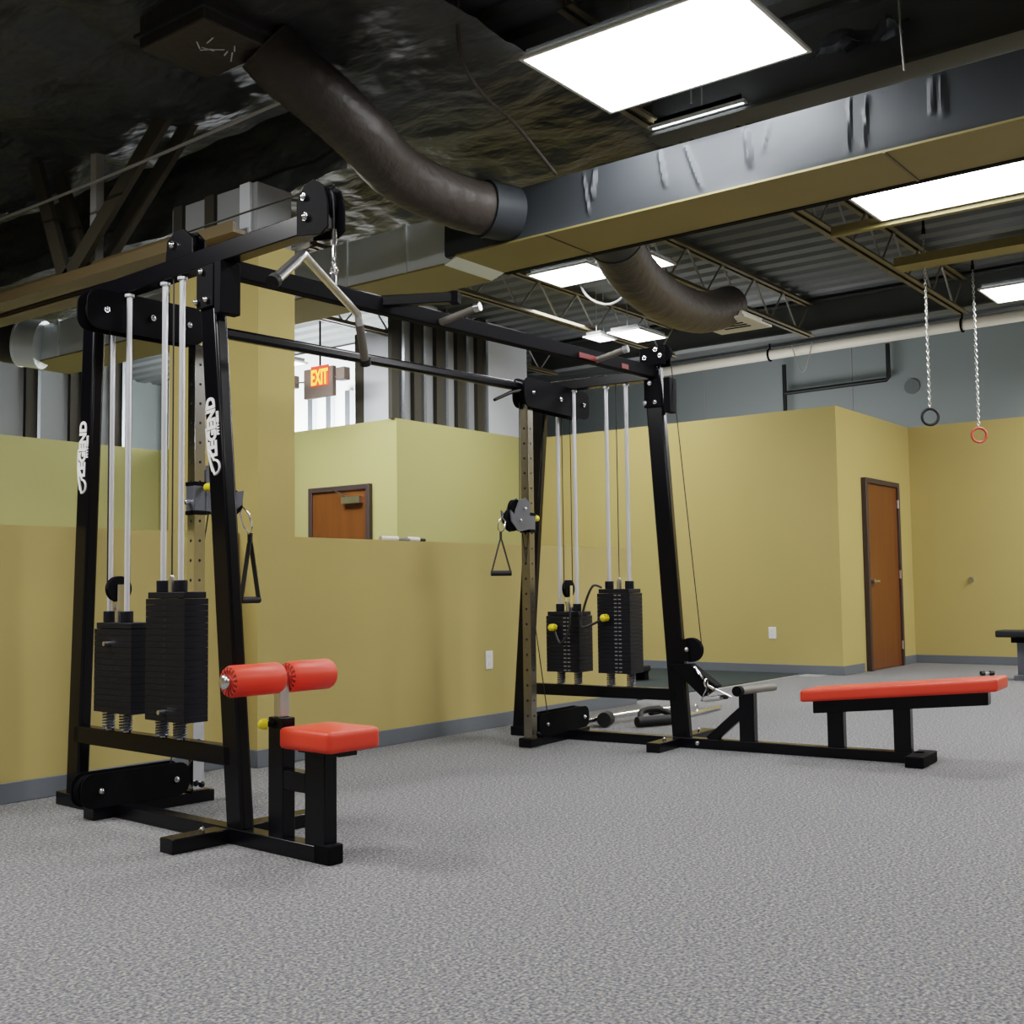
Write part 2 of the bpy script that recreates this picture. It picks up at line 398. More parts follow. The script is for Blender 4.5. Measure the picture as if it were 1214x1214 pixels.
# crumpled dark foil insulation under the left roof
b = B(); nx, ny = 110, 170; x0, x1, y0, y1 = -2.0, 7.2, 3.72, 13.3
g = []
for i in range(nx+1):
    row = []
    for j in range(ny+1):
        x = x0+(x1-x0)*i/nx; y = y0+(y1-y0)*j/ny
        z = 4.07 + 0.13*noise.noise(V((x*0.9, y*0.5, 3))) + 0.07*noise.noise(V((x*2.6, y*1.4, 9))) + 0.05*abs(noise.noise(V((x*6, y*2.6, 1))))
        z -= 0.16*abs(math.sin(math.pi*(y-3.63)/1.82))**0.6 * 0.6
        z = max(z, 3.86 + 0.03*noise.noise(V((x*5, y*3, 4))))
        row.append(b.verts.new((x, y, z)))
    g.append(row)
for i in range(nx):
    for j in range(ny): b.faces.new((g[i][j], g[i+1][j], g[i+1][j+1], g[i][j+1]))
tag(obj('foil_insulation', b, FOILC, smooth=60), 'crumpled dark foil insulation sagging under the roof at upper left', 'insulation')

b = B(); nx, ny = 16, 130; g = []
for i in range(nx+1):
    row = []
    for j in range(ny+1):
        y = 4.75+(12.6-4.75)*j/ny; k = i/nx
        z = 3.46 + 0.04*noise.noise(V((y*1.3, 2, 2))) + k*(3.95-3.46)
        x = 4.70 + 0.10*noise.noise(V((y*0.9, z*3, 5))) + 0.04*noise.noise(V((y*4, z*8, 5)))
        row.append(b.verts.new((x, y, z)))
    g.append(row)
for i in range(nx):
    for j in range(ny): b.faces.new((g[i][j], g[i+1][j], g[i+1][j+1], g[i][j+1]))
tag(obj('foil_curtain', b, FOILC, smooth=60), 'dark foil sheet hanging down behind the brown truss beside the column', 'insulation')

# main rectangular duct, black foil wrapped on the right, bare metal on the left
t = thing('air_duct', (6.15, 3.0, 3.25), 'long rectangular duct with tan underside crossing the room under the roof', 'duct')
b = B(); n = 640; rows = []
creases = []
yy = -2.9
while yy < 5.0:
    creases.append((yy, random.uniform(-0.12, 0.12), random.uniform(0.012, 0.03), random.uniform(0.010, 0.032), random.uniform(0, 0.5), random.uniform(0.6, 1.0)))
    yy += random.choice((0.05, 0.09, 0.2, 0.35, 0.5))
for j in range(n+1):
    y = -3.0 + 8.05*j/n
    row = []
    for k in range(25):
        u = k/24; z = 3.265 + 0.335*u
        a = 0.018*noise.noise(V((0.3, y*1.6, z*1.5)))
        for (cy, sl, wd, hh, u0, u1) in creases:
            dd = abs(y - cy - sl*(u-0.5))
            if dd < wd and u0 <= u <= u1 + 0.3: a += hh*(1-dd/wd)*min(1.0, (u-u0)*5+0.15)
        row.append(b.verts.new((5.883 - a*math.sin(math.pi*min(max(u, 0.0), 1.0))**0.5 - 0.004, y, z)))
    rows.append(row)
for j in range(n):
    for k in range(24): b.faces.new((rows[j][k], rows[j][k+1], rows[j+1][k+1], rows[j+1][k]))
box(b, 5.89, 6.40, -3.0, 5.05, 3.262, 3.60)
obj('foil_wrap', b, FOIL, t, smooth=22)
b = B(); prism(b, [V((5.87,-3.0,3.25)), V((6.41,-3.0,3.25)), V((6.41,4.95,3.25)), V((5.87,4.95,3.25))], (0,0,0.012)); obj('tan_underside', b, TAN, t)
for y in (2.0, 4.2):
    b = B(); box(b, 5.866, 6.41, y, y+0.015, 3.244, 3.252); obj('seam', b, JOIST, t)
b = B(); prism(b, [V((6.41,-3.0,3.245)), V((6.46,-3.0,3.245)), V((6.46,4.95,3.245)), V((6.41,4.95,3.245))], (0,0,0.30)); obj('rear_flange', b, BLACKM, t)
b = B(); box(b, 5.99, 6.52, 5.1, 10.7, 3.262, 3.60); 
hexa(b, [V(q) for q in ((5.89,4.95,3.25),(6.41,4.95,3.25),(6.52,5.15,3.25),(5.99,5.15,3.25),(5.89,4.95,3.60),(6.41,4.95,3.60),(6.52,5.15,3.60),(5.99,5.15,3.60))])
for y in (5.5, 6.1, 6.7, 7.3, 8.2, 9.1, 10.0): box(b, 5.975, 6.53, y, y+0.03, 3.26, 3.615)
obj('bare_section', b, GALV, t)
b = B(); box(b, 5.98, 6.53, 5.15, 10.7, 3.248, 3.262); obj('tan_underside', b, TAN, t)
# tan beam seen behind the chains at the right edge
b = B(); box(b, 10.24, 10.48, -3.0, 3.45, 3.85, 3.87); box(b, 10.24, 10.255, -3.0, 3.45, 3.87, 3.93); box(b, 10.465, 10.48, -3.0, 3.45, 3.87, 3.93)
tag(obj('roof_beam', b, TAN), 'tan channel beam under the roof behind the hanging ring chains', 'beam')

def flex(label, pts, r, collar_at=(0,), collar=FOIL):
    t = thing('flexible_duct', pts[0], label, 'duct', 'round flexible air ducts')
    path = smooth_path(pts, 10); bb = B()
    rs = [r*(1+0.012*math.sin(i*2.1)) for i in range(len(path))]
    tube(bb, path, rs, 22); obj('sleeve', bb, FLEX, t, smooth=60)
    for e in collar_at:
        a, c = (path[0], path[1]) if e == 0 else (path[-1], path[-2])
        d = (c-a).normalized(); bb = B(); cyl(bb, a-d*0.04, a+d*0.16, r*1.07, 24); cyl(bb, a+d*0.16, a+d*0.18, r*1.1, 24); obj('collar', bb, collar, t)
    return t
flex('brown round flexible duct curving from upper left into the foil duct', [(5.87, 4.50, 3.45), (5.52, 4.62, 3.46), (5.04, 4.68, 3.52), (4.6, 4.59, 3.62), (4.3, 4.58, 3.72), (4.08, 4.62, 3.82), (3.96, 4.66, 3.92)], 0.17)
flex('brown round flexible duct drooping from the tan duct to the ceiling diffuser', [(6.50, 4.10, 3.44), (6.89, 4.27, 3.38), (7.4, 4.43, 3.32), (8.14, 4.61, 3.32), (8.91, 4.76, 3.40), (9.35, 4.80, 3.50), (9.65, 4.80, 3.60)], 0.185)
flex('brown round flexible duct at far left meeting the bare duct end', [(5.99, 10.35, 3.42), (5.8, 10.6, 3.47), (5.5, 10.9, 3.58), (5.2, 11.2, 3.78)], 0.22, collar=GALV)
# ceiling diffuser
t = thing('ceiling_vent', (9.71, 4.80, 3.42), 'square pale air diffuser hanging at the end of the drooping duct', 'vent')
b = B(); box(b, 9.42, 10.0, 4.54, 5.06, 3.42, 3.44); box(b, 9.5, 9.92, 4.6, 5.0, 3.44, 3.50); obj('frame', b, PIPE, t)
for k in range(3):
    b = B(); box(b, 9.62+0.08*k, 9.65+0.08*k, 4.66, 4.92, 3.415, 3.422); obj('slot', b, BLACKM, t)
# dropped box with torn label at upper left
t = thing('duct_box', (3.7, 4.82, 3.84), 'brown sheet metal plenum box under the foil at upper left', 'duct box')
b = B(); box(b, 3.48, 3.93, 4.55, 5.09, 3.84, 4.30); obj('shell', b, FLEX, t, bevel=0.01)
b = B(); box(b, 3.46, 3.95, 4.53, 5.11, 3.90, 3.92); obj('flange', b, FOIL, t)
for i in range(8):
    a = V((3.70+random.uniform(-0.11,0.11), 4.74+random.uniform(-0.11,0.11), 3.838)); c = a + V((random.uniform(-0.07,0.07), random.uniform(-0.09,0.09), 0))
    b = B(); bar(b, a, c, 0.007, 0.003); obj('tape_strip', b, BOARDW, t)

# lights
def light(label, x0, x1, y0, y1, z=3.85, lens=LENS, group='ceiling light fixtures'):
    t = thing('ceiling_light', ((x0+x1)/2, (y0+y1)/2, z), label, 'light', group)
    bb = B(); box(bb, x0+0.03, x1-0.03, y0+0.03, y1-0.03, z+0.015, z+0.06); obj('housing', bb, DECK, t)
    bb = B(); w = 0.02
    for q in ((x0,x1,y0,y0+w),(x0,x1,y1-w,y1),(x0,x0+w,y0+w,y1-w),(x1-w,x1,y0+w,y1-w)): box(bb, *q, z-0.002, z+0.015)
    obj('frame', bb, WHITEP, t)
    bb = B(); box(bb, x0+w, x1-w, y0+w, y1-w, z, z+0.015); obj('lens', bb, lens, t)
    for xx in (x0+0.1, x1-0.1):
        bb = B(); cyl(bb, (xx, (y0+y1)/2, z+0.06), (xx, (y0+y1)/2, 4.42), 0.006, 6); obj('hanger', bb, JOISTW, t)
    return t
light('largest bright ceiling light, at top centre above the duct', 4.84, 5.76, 2.34, 3.62)
light('bright ceiling light right of the tan duct, above the black ring chain', 8.02, 8.87, 1.4, 3.08)
light('bright ceiling light just left of the drooping flexible duct', 8.32, 8.88, 5.50, 6.17)
light('ceiling light at the right edge behind the red ring chain', 11.6, 12.3, 1.6, 3.10)
light('ceiling light low over the right machine tower', 10.85, 11.5, 6.50, 6.92)
light('narrow ceiling light peeking out right of the drooping flexible duct', 8.45, 8.90, 4.93, 5.36)
light('small distant ceiling light left of the one over the right tower', 10.85, 11.2, 7.0, 7.25, lens=LENSB)
light('ceiling light half hidden behind the upper flexible duct', 7.15, 7.60, 5.60, 6.0)
light('distant ceiling light seen through the joists above the pull-up beam', 8.3, 8.9, 7.7, 8.1, lens=LENSB)
light('ceiling light in the back room right of the olive column', 8.2, 8.8, 9.6, 10.2, z=3.55, lens=LENSB)
light('slim glowing strip imitating the lit flange on the girder just below the largest ceiling light', 6.20, 6.26, 2.95, 3.62, z=3.90, lens=LENSB)  # added glow standing for light caught on the girder flange, not a lamp
b = B(); nx, ny = 14, 22; g = []
for i in range(nx+1):
    row = []
    for j in range(ny+1):
        u, v_ = i/nx, j/ny
        p = V((5.85+0.50*u, 1.97+(0.42)*v_, 3.90+0.20*u)); d_ = V((noise.noise(p*7), noise.noise(p*7+V((5,0,0))), noise.noise(p*8+V((0,5,0)))))*0.10
        row.append(b.verts.new(p+d_))
    g.append(row)
for i in range(nx):
    for j in range(ny): b.faces.new((g[i][j], g[i+1][j], g[i+1][j+1], g[i][j+1]))
tag(obj('torn_foil', b, mat('silver_foil', (0.16, 0.17, 0.18), 0.3, metal=0.7), smooth=60), 'torn silver foil scrap hanging at the right corner of the largest light', 'insulation')
# yellow lit strut carrying the light
b = B(); box(b, 8.90, 8.96, -3, 3.50, 3.82, 3.90); tag(obj('light_rail', b, TAN), 'tan rail running along the edge of the light above the rings', 'rail')

# conduit loops by the lights
def wire(name, label, pts, r, m, group=None):
    bb = B(); tube(bb, smooth_path(pts, 8), r, 8); return tag(obj(name, bb, m), label, 'cable', group)
wire('cable', 'white flexible conduit drooping below the light beside the hanging duct', [(8.98, 6.1, 4.40), (8.97, 6.0, 3.85), (9.02, 5.8, 3.66), (9.06, 5.6, 3.70), (9.05, 5.45, 3.95), (9.05, 5.36, 4.40)], 0.012, JOISTW)
wire('cable', 'long dark conduit curving across the foil ceiling left of the largest light', [(4.5, 3.75, 4.35), (4.62, 3.85, 3.9), (5.0, 4.0, 3.82), (5.4, 4.08, 3.80), (5.86, 4.1, 3.62)], 0.012, FLEX)
wire('cable', 'thin straight conduit running along the foil over the left tower', [(4.1, 8.4, 3.62), (4.1, 6.5, 3.62), (4.1, 4.6, 3.66)], 0.010, JOISTW)
wire('cable', 'thin hanger wire dropping from the roof onto the black foil duct', [(5.7, 1.85, 4.42), (5.7, 1.85, 3.95), (5.75, 1.85, 3.6)], 0.005, JOISTW)

# cream pipe along the rear wall
t = thing('sprinkler_main', (15.1, 3, 4.2), 'long cream pipe hung along the rear wall under the roof', 'pipe')
b = B(); cyl(b, (15.24, 9.4, 4.26), (14.85, 2.0, 4.27), 0.075, 20); cyl(b, (14.85, 2.0, 4.27), (14.5, -5, 4.28), 0.075, 20); obj('pipe', b, PIPE, t)
for y in (6.9, 4.2, 1.6):
    x = 14.85+0.0527*(y-2.0)
    b = B(); ring(b, (x, y, 4.26), (0,1,0), 0.082, 0.014); cyl(b, (x, y, 4.34), (x, y, 4.42), 0.012, 8); obj('hanger_clamp', b, BLACKM, t)
t = thing('sprinkler_pipe', (15.6, 6.2, 3.8), 'thin black branching pipe on the dark rear wall', 'pipe')
b = B(); cyl(b, (15.65, 6.93, 2.9), (15.65, 6.93, 4.2), 0.03, 12); obj('riser', b, PIPEB, t)
b = B(); tube(b, [(15.65, 6.93, 3.78), (15.65, 5.43, 3.80), (15.65, 5.40, 3.83), (15.65, 5.40, 4.3)], 0.03, 12); obj('branch', b, PIPEB, t)
wire('cable', 'looped pale wire hanging below the cream pipe', [(14.95, 6.5, 4.32), (14.95, 6.42, 4.05), (14.95, 6.35, 3.92), (14.95, 6.27, 4.05), (14.95, 6.2, 4.32)], 0.008, JOISTW)

# exit sign
t = thing('exit_sign', (9.2, 9.88, 3.2), 'lit orange EXIT sign hanging before the bright opening', 'sign')
b = B(); box(b, 9.21, 9.27, 9.64, 10.13, 3.25, 3.60); obj('housing', b, SIGN, t, bevel=0.005)
b = B(); box(b, 9.202, 9.211, 9.70, 10.00, 3.38, 3.62); obj('face', b, SIGNR, t)
b = B(); add_text(b, 'EXIT', 0.25, Matrix.Translation((9.195, 9.85, 3.475)) @ Matrix(((0,0,-1),(-1,0,0),(0,1,0))).to_4x4(), sx=0.55, bold=0.006); obj('lettering', b, SIGNL, t)
b = B(); cyl(b, (9.24, 9.88, 3.60), (9.24, 9.88, 4.4), 0.012, 8); obj('stem', b, BLACKM, t)
for y in (10.36, 9.50):
    b = B(); bar(b, (9.24, 9.64 if y < 9.8 else 10.13, 3.46), (9.24, y, 3.48), 0.02, 0.02); box(b, 9.19, 9.29, y-0.07, y+0.07, 3.41, 3.56); obj('lamp_head', b, SIGN, t, bevel=0.01)

# ================================================================== CABLE MACHINE
MC = thing('cable_machine', (4.7, 3.9, 0), 'black two-tower cable crossover gym station with red pads joined by overhead beams', 'exercise machine')
def tower_frame(ox, oy, deg):
    th = R(deg); nx = V((math.cos(th), -math.sin(th), 0)); ny = V((math.sin(th), math.cos(th), 0)); o = V((ox, oy, 0))
    return lambda x, y, z: o + nx*x + ny*y + V((0,0,z)), nx, ny
FL, LX, LY = tower_frame(3.01694, 3.64017, 3.5)
FR, RX, RY = tower_frame(6.37, 3.502, -4.0)
BV = 0.004
def bolt(bm, p, n, r=0.014):
    n = V(n).normalized(); cyl(bm, V(p), V(p)+n*0.010, r, 8); sphere(bm, V(p)+n*0.010, r*0.75)

def bolts(parent, items):
    for it in items:
        bb = B(); bolt(bb, *it); obj('bolt', bb, CHROME, parent)

def build_tower(F, AX, AY, P):
    s = P['in']                      # +1: other tower lies toward +x, -1 toward -x
    W = lambda *q: F(*q)
    # base
    y0, y1 = P['rail']
    b = B(); box(b, -0.035, 0.035, y0, y1, 0.0, 0.062, 0, F); obj('base_rail', b, BLACK, MC, bevel=BV)
    fx0, fx1 = P['midfoot']; my = P['midy']
    b = B(); box(b, fx0, fx1, my-0.045, my+0.045, 0.0, 0.055, 0, F); obj('cross_foot', b, BLACK, MC, bevel=BV)
    gx0, gx1 = P['frontfoot']; fy = P['fronty']
    b = B(); box(b, gx0, gx1, fy-0.045, fy+0.045, 0.0, 0.058, 0, F); obj('cross_foot', b, BLACK, MC, bevel=BV)
    bolts(MC, [(F(gx, fy, 0.058), (0,0,1), 0.012) for gx in (gx0+0.16, gx1-0.16)])
    # legs
    (a0, a1), zt = P['fl'], P['flz']
    b = B(); bar(b, F(0, a0, 0.05), F(0, a1, zt), 0.06, P['legw'], up=AY); o = obj('front_leg', b, BLACK, MC, bevel=0.012)
    r0, r1 = P['rl']; zr = P['rlz']
    b = B(); bar(b, F(0, r0, 0.05), F(0, r1, zr), 0.06, P['legw'], up=AY); rl = obj('rear_leg', b, BLACK, MC, bevel=0.012)
    # lettering running up the outward (-x) face of both legs
    for which in P['letters']:
        (c0, c1), z1, zc, hgt = ((a0, a1), zt, P['letz'][0], 0.50) if which == 'f' else ((r0, r1), zr, P['letz'][1], 0.50)
        lk = 1.0 if which == 'f' else 1.05
        slope = (c1-c0)/(z1-0.05); yc = c0 + slope*(zc-0.05)
        up = (AY*slope + V((0,0,1))).normalized()      # reading direction: upward along the leg
        left = (AY - up*AY.dot(up)).normalized()       # letter tops point to +y
        nrm = -AX
        M = Matrix.Translation(F(-0.031, yc, zc)) @ Matrix(((up.x, left.x, nrm.x), (up.y, left.y, nrm.y), (up.z, left.z, nrm.z))).to_4x4()
        b = B()
        add_text(b, 'LEGEND', 0.080, M @ Matrix.Translation((0.02, 0.008, 0)), sx=0.84*lk, bold=0.004)
        add_text(b, 'FITNESS', 0.022, M @ Matrix.Translation((0.03, -0.034, 0)), sx=1.3*lk, bold=0.001)
        pts = [M @ V(((-0.150+0.030*math.cos(k)+0.07*max(0, math.sin(k)))*lk, 0.004+0.036*math.sin(k), 0.001)) for k in [2*math.pi*i/24 for i in range(24)]]
        tube(b, pts, 0.0055, 6, closed=True)
        tube(b, smooth_path([M @ V(q) for q in ((-0.165*lk, 0.02, 0.001), (-0.08*lk, 0.043, 0.001), (0.02, 0.047, 0.001))], 6), 0.004, 6)
        obj('lettering', b, WHITE, MC)
    # low crossbeam between the legs
    zl0, zl1 = P['low']
    ya = a0 + (a1-a0)*0.13; yb = r0 + (r1-r0)*0.13
    b = B(); box(b, -0.03, 0.03, ya, yb, zl0, zl1, 0, F); obj('low_crossbeam', b, BLACK, MC, bevel=BV)
    # top beam
    t0, t1, tz0, tz1 = P['top']
    b = B(); box(b, -0.035, 0.035, t0, t1, tz0, tz1, 0, F); obj('top_beam', b, BLACK, MC, bevel=BV)
    # bracket plates on the front leg top
    b = B(); yc = a0 + (a1-a0)*((2.27-0.05)/(zt-0.05))
    box(b, -0.042, -0.031, yc-0.065, yc+0.055, tz0-0.18, tz0+0.0, 0, F)
    box(b, 0.031, 0.042, yc-0.065, yc+0.055, tz0-0.18, tz0+0.0, 0, F)
    box(b, -0.05, 0.05, yc-0.13, yc-0.085, tz0-0.22, tz0+0.0, 0, F)
    br = obj('corner_bracket', b, BLACKM, MC, bevel=0.003)
    bolts(br, [(F(-0.042, yc+dy, tz0+dz), -AX) for dy, dz in ((0.01, -0.025), (-0.025, -0.15), (0.045, -0.15))])
    # upper pulley housing: two plates running across the tower toward the adjustable column
    hx0, hx1, hz0, hz1 = P['hous']; hy = P['houy']
    def plate(b, y, x0, x1, z0, z1, rr=0.06, th=0.008):
        pts = []
        for cx, cz, a in ((x1-rr, z1-rr, 0), (x0+rr, z1-rr, 90), (x0+rr, z0+rr, 180), (x1-rr, z0+rr, 270)):
            for k in range(6): pts.append(F(cx+rr*math.cos(R(a+18*k)), y, cz+rr*math.sin(R(a+18*k))))
        prism(b, pts, AY*th)
    b = B(); plate(b, hy-0.045, hx0, hx1, hz0, hz1); plate(b, hy+0.040, hx0, hx1, hz0, hz1); pp = obj('upper_pulley_plate', b, BLACKM, MC)
    bolts(pp, [(F(hx, hy-0.045, (hz0+hz1)/2), -AY) for hx in (hx0+0.09, (hx0+hx1)/2+0.02, hx1-0.09)])
    for hx in (hx0+0.08, hx1-0.08):
        b = B(); wheel(b, F(hx, hy, (hz0+hz1)/2), AY, 0.058, 0.03); obj('pulley', b, BLACKM, pp)
    b = B(); box(b, -0.04, 0.04, hy-0.035, hy+0.035, hz1-0.03, tz0+0.01, 0, F); obj('housing_hanger', b, BLACK, MC)
    # lower pulley box on the mid foot
    lx0, lx1, lz0, lz1 = P['lowbox']; ly = P['midy']-0.045
    b = B(); plate(b, ly-0.012, lx0, lx1, lz0, lz1, 0.055); plate(b, ly+0.075, lx0, lx1, lz0, lz1, 0.055); lp = obj('lower_pulley_plate', b, BLACKM, MC)
    bolts(lp, [(F(hx, ly-0.012, (lz0+lz1)/2), -AY) for hx in (lx0+0.09, lx1-0.075)])
    for hx in (lx0+0.065, lx1-0.065):
        b = B(); wheel(b, F(hx, ly+0.035, (lz0+lz1)/2), AY, 0.068, 0.03); obj('pulley', b, BLACKM, lp)
    # adjustable perforated column
    cx, cy = P['col']; h = 0.03
    b = B(); box(b, cx-h, cx+h, cy-h, cy+h, 0.055, P['colz'], 0, F)
    z = 0.2
    while z < P['colz']-0.08:
        cyl(b, F(cx-h-0.0012, cy, z), F(cx-h+0.001, cy, z), 0.008, 10, mi=1); cyl(b, F(cx, cy-h-0.0012, z), F(cx, cy-h+0.001, z), 0.007, 10, mi=1)
        z += 0.095
    obj('adjustment_column', b, [P['colm'], HOLE], MC, bevel=0.003)
    b = B(); box(b, cx-0.05, cx+0.05, cy-0.05, cy+0.05, 0.05, 0.062, 0, F); bolt(b, F(cx-0.0, cy-0.05, 0.09), -AY, 0.016); obj('column_foot', b, BLACK, MC)
    # trolley on the column
    zt0, zt1 = P['trz']
    b = B(); box(b, cx-0.035, cx+0.035, cy-0.035, cy+0.035, zt0, zt1, 0, F); box(b, cx-0.038, cx+0.038, cy-0.038, cy+0.038, zt1-0.02, zt1, 1, F); box(b, cx-0.038, cx+0.038, cy-0.038, cy+0.038, zt0, zt0+0.02, 1, F)
    tr = obj('trolley', b, [GREYPL, BLACKM], MC, bevel=0.003)
    zc = (zt0+zt1)/2+0.02
    prof = [(0.03, zt0+0.02), (0.16, zt0+0.0), (0.24, zt0+0.06), (0.25, zt0+0.13), (0.20, zc+0.02), (0.19, zt1+0.01), (0.15, zt1+0.07), (0.08, zt1+0.09), (0.03, zt1+0.06)]
    b = B()
    for yy in (cy-0.038, cy+0.030): prism(b, [F(cx+s*q[0], yy, q[1]) for q in prof], AY*0.008)
    obj('pulley_housing', b, GREYPL, tr)
    b = B(); wheel(b, F(cx+s*0.19, cy, zt0+0.07), AY, 0.068, 0.034); obj('pulley', b, BLACKM, tr); b = B(); wheel(b, F(cx+s*0.15, cy, zt1+0.02), AY, 0.055, 0.034); obj('pulley', b, BLACKM, tr)
    bolts(tr, [(F(cx+s*0.15, cy-0.038, zt0+0.07), -AY, 0.012), (F(cx+s*0.10, cy-0.038, zt1+0.02), -AY, 0.012)])
    kp = F(cx-s*0.04, cy, zt1-0.03); kd = AX*(-s) if s < 0 else -AY
    if s > 0: kp = F(cx+0.012, cy-0.035, zt1-0.03)
    kd = kd.normalized()
    b = B(); cyl(b, kp, kp+kd*0.04, 0.010); cyl(b, kp+kd*0.035, kp+kd*0.065, 0.020, 14, mi=1); sphere(b, kp+kd*0.065, 0.020, mi=1); obj('pull_knob', b, [CHROME, YEL], tr)
    b = B(); cyl(b, F(cx-s*0.03, cy, zt0+0.06), F(cx-s*0.075, cy, zt0+0.06), 0.012, 12); sphere(b, F(cx-s*0.08, cy, zt0+0.06), 0.017, mi=1); obj('lock_pin', b, [CHROME, BLACKM], tr)
    # weight stacks
    for i, (sy0, sy1, sz0, sz1) in enumerate(P['stacks']):
        ra, rb = P['rods'][i]; yc = (sy0+sy1)/2; rt = P['rodtop']; qx0, qx1 = P['stx']; qx = P['rodx']
        for ry in (ra, rb):
            b = B(); cyl(b, F(qx, ry, zl1), F(qx, ry, rt), 0.0125, 16); cyl(b, F(qx, ry, rt), F(qx, ry, rt+0.012), 0.022, 16); obj('guide_rod', b, ROD, MC)
            b = B(); n = 60; tube(b, [F(qx+0.026*math.cos(k*0.72), ry+0.026*math.sin(k*0.72), zl1+0.002+(sz0-zl1-0.004)*k/n) for k in range(n+1)], 0.0045, 6); obj('spring', b, GREYPL, MC)
        pt = 0.0262; n = max(4, int(round((sz1-sz0-0.028)/pt))); ph = (sz1-sz0-0.028)/n
        b = B(); box(b, qx0+0.004, qx1-0.004, sy0+0.008, sy1-0.008, sz1-0.027, sz1, 0, F)
        for ry in (ra, rb): cyl(b, F(qx, ry, sz1), F(qx, ry, sz1+0.05), 0.029, 16)
        st = obj('weight_stack', b, PLATE, MC, bevel=0.003)
        b = B(); yc = (ra+rb)/2; cyl(b, F(qx, yc, sz1), F(qx, yc, sz1+0.055), 0.016, 12); bolt(b, F(qx, yc, sz1+0.055), (0,0,1), 0.012); obj('lift_stem', b, CHROMEC, st)
        for k in range(n):
            z = sz0 + ph*k; b = B()
            box(b, qx0, qx1, sy0, sy1, z+0.0005, z+ph-0.0005, 0, F)
            for dy in P['marks']: box(b, qx0-0.0008, qx0, (sy0+sy1)/2+dy-0.010, (sy0+sy1)/2+dy+0.010, z+0.009, z+0.016, 1, F)
            obj('weight_plate', b, [PLATE, PLATEMARK if P['marks'] and len(P['marks']) > 1 else HOLE], st, bevel=0.0009)
        # selector pin
        pz, py, ym = P['pins'][i]
        b = B(); cyl(b, F(qx0, py, pz), F(qx0-0.03, py, pz), 0.010)
        if ym:
            cyl(b, F(-0.115, py, pz), F(-0.155, py, pz), 0.024, 14, mi=1); sphere(b, F(-0.155, py, pz), 0.022, mi=1)
            tube(b, smooth_path([F(-0.12, py, pz), F(-0.14, py-0.06, pz-0.10), F(-0.13, py-0.12, pz-0.02), F(-0.12, py-0.13, pz+0.12), F(-0.06, py-0.11, sz1+0.01)] if i == 1 else
                 [F(-0.12, py, pz), F(-0.14, py+0.16, pz-0.06), F(-0.12, py+0.16, pz+0.06), F(-0.11, py+0.10, pz+0.20), F(-0.06, py+0.06, sz1+0.01)], 8), 0.008, 8, mi=2)
        obj('selector_pin', b, [CHROMEC, YEL, CABLE], st)
        if i == P['movpulley']:
            c = F(qx, yc, sz1+0.15)
            b = B(); wheel(b, c, AY, 0.058, 0.03); mp_ = obj('travelling_pulley', b, BLACKM, MC)
            b = B()
            for q in (-0.02, 0.02): bar(b, c+AY*q+V((0,0,0.02)), c+AY*q-V((0,0,0.10)), 0.035, 0.006, up=AY)
            obj('yoke', b, CHROME, mp_)
            b = B()
            for q in (-0.055, 0.055): cyl(b, c+AX*q, F(qx+q, yc, P['top'][2]), 0.0035, 6)
            obj('cable', b, CABLE, MC)
        else:
            b = B(); cyl(b, F(qx, yc, sz1+0.05), F(qx, yc, P['top'][2]), 0.0035, 6); obj('cable', b, CABLE, MC)
    # cable along the column to the trolley
    b = B(); cyl(b, F(cx+s*0.08, cy, hz0+0.03), F(cx+s*0.09, cy, zt1+0.07), 0.0035, 6); cyl(b, F(cx+s*0.07, cy, zt0+0.02), F(lx1-0.09 if s > 0 else lx0+0.09, cy-0.02, lz1), 0.0035, 6); obj('cable', b, CABLE, MC)

LT = dict(**{'in': 1}, rail=(-0.47, 1.47), midfoot=(-0.135, 0.49), midy=0.985, frontfoot=(-0.29, 0.47), fronty=0.125,
     fl=(0.052, 0.272), flz=2.40, rl=(1.335, 1.215), rlz=2.42, legw=0.112, letters=('f', 'r'), letz=(1.66, 1.66),
     low=(0.302, 0.380), top=(-0.50, 1.27), houy=0.95, hous=(-0.21, 0.40, 2.185, 2.365), lowbox=(-0.20, 0.345, 0.055, 0.205),
     col=(0.40, 0.97), colz=2.20, colm=CHROME, trz=(1.37, 1.53), trm=GREYPL,
     stacks=((0.315, 0.607, 0.46, 1.0), (0.72, 1.03, 0.47, 0.867)), rods=((0.585, 0.451), (1.021, 0.877)), rodtop=2.345, stx=(-0.09, 0.025), rodx=-0.02,
     marks=(0.0,), pins=((0.50, 0.46, False), (0.775, 0.90, False)), movpulley=1)
LT['top'] = (-0.50, 1.27, 2.366, 2.446)
RTW = dict(**{'in': -1}, rail=(-1.40, 1.32), midfoot=(-0.50, 0.25), midy=0.905, frontfoot=(-0.33, 0.50), fronty=0.10,
     fl=(0.057, 0.213), flz=2.47, rl=(1.25, 1.06), rlz=2.36, legw=0.118, letters=(), letz=(1.66, 1.66),
     low=(0.283, 0.357), top=(0.15, 1.10, 2.315, 2.38), houy=0.85, hous=(-0.60, 0.22, 2.135, 2.325), lowbox=(-0.41, 0.22, 0.06, 0.20),
     col=(-0.49, 0.865), colz=2.16, colm=COLUMN, trz=(1.345, 1.47), trm=GREYPL,
     stacks=((0.362, 0.598, 0.444, 0.983), (0.735, 0.987, 0.443, 0.838)), rods=((0.555, 0.408), (0.93, 0.80)), rodtop=2.30, stx=(-0.09, 0.085), rodx=0.0,
     marks=(-0.045, -0.015), pins=((0.80, 0.52, True), (0.735, 0.91, True)), movpulley=1)
build_tower(FL, LX, LY, LT)
build_tower(FR, RX, RY, RTW)

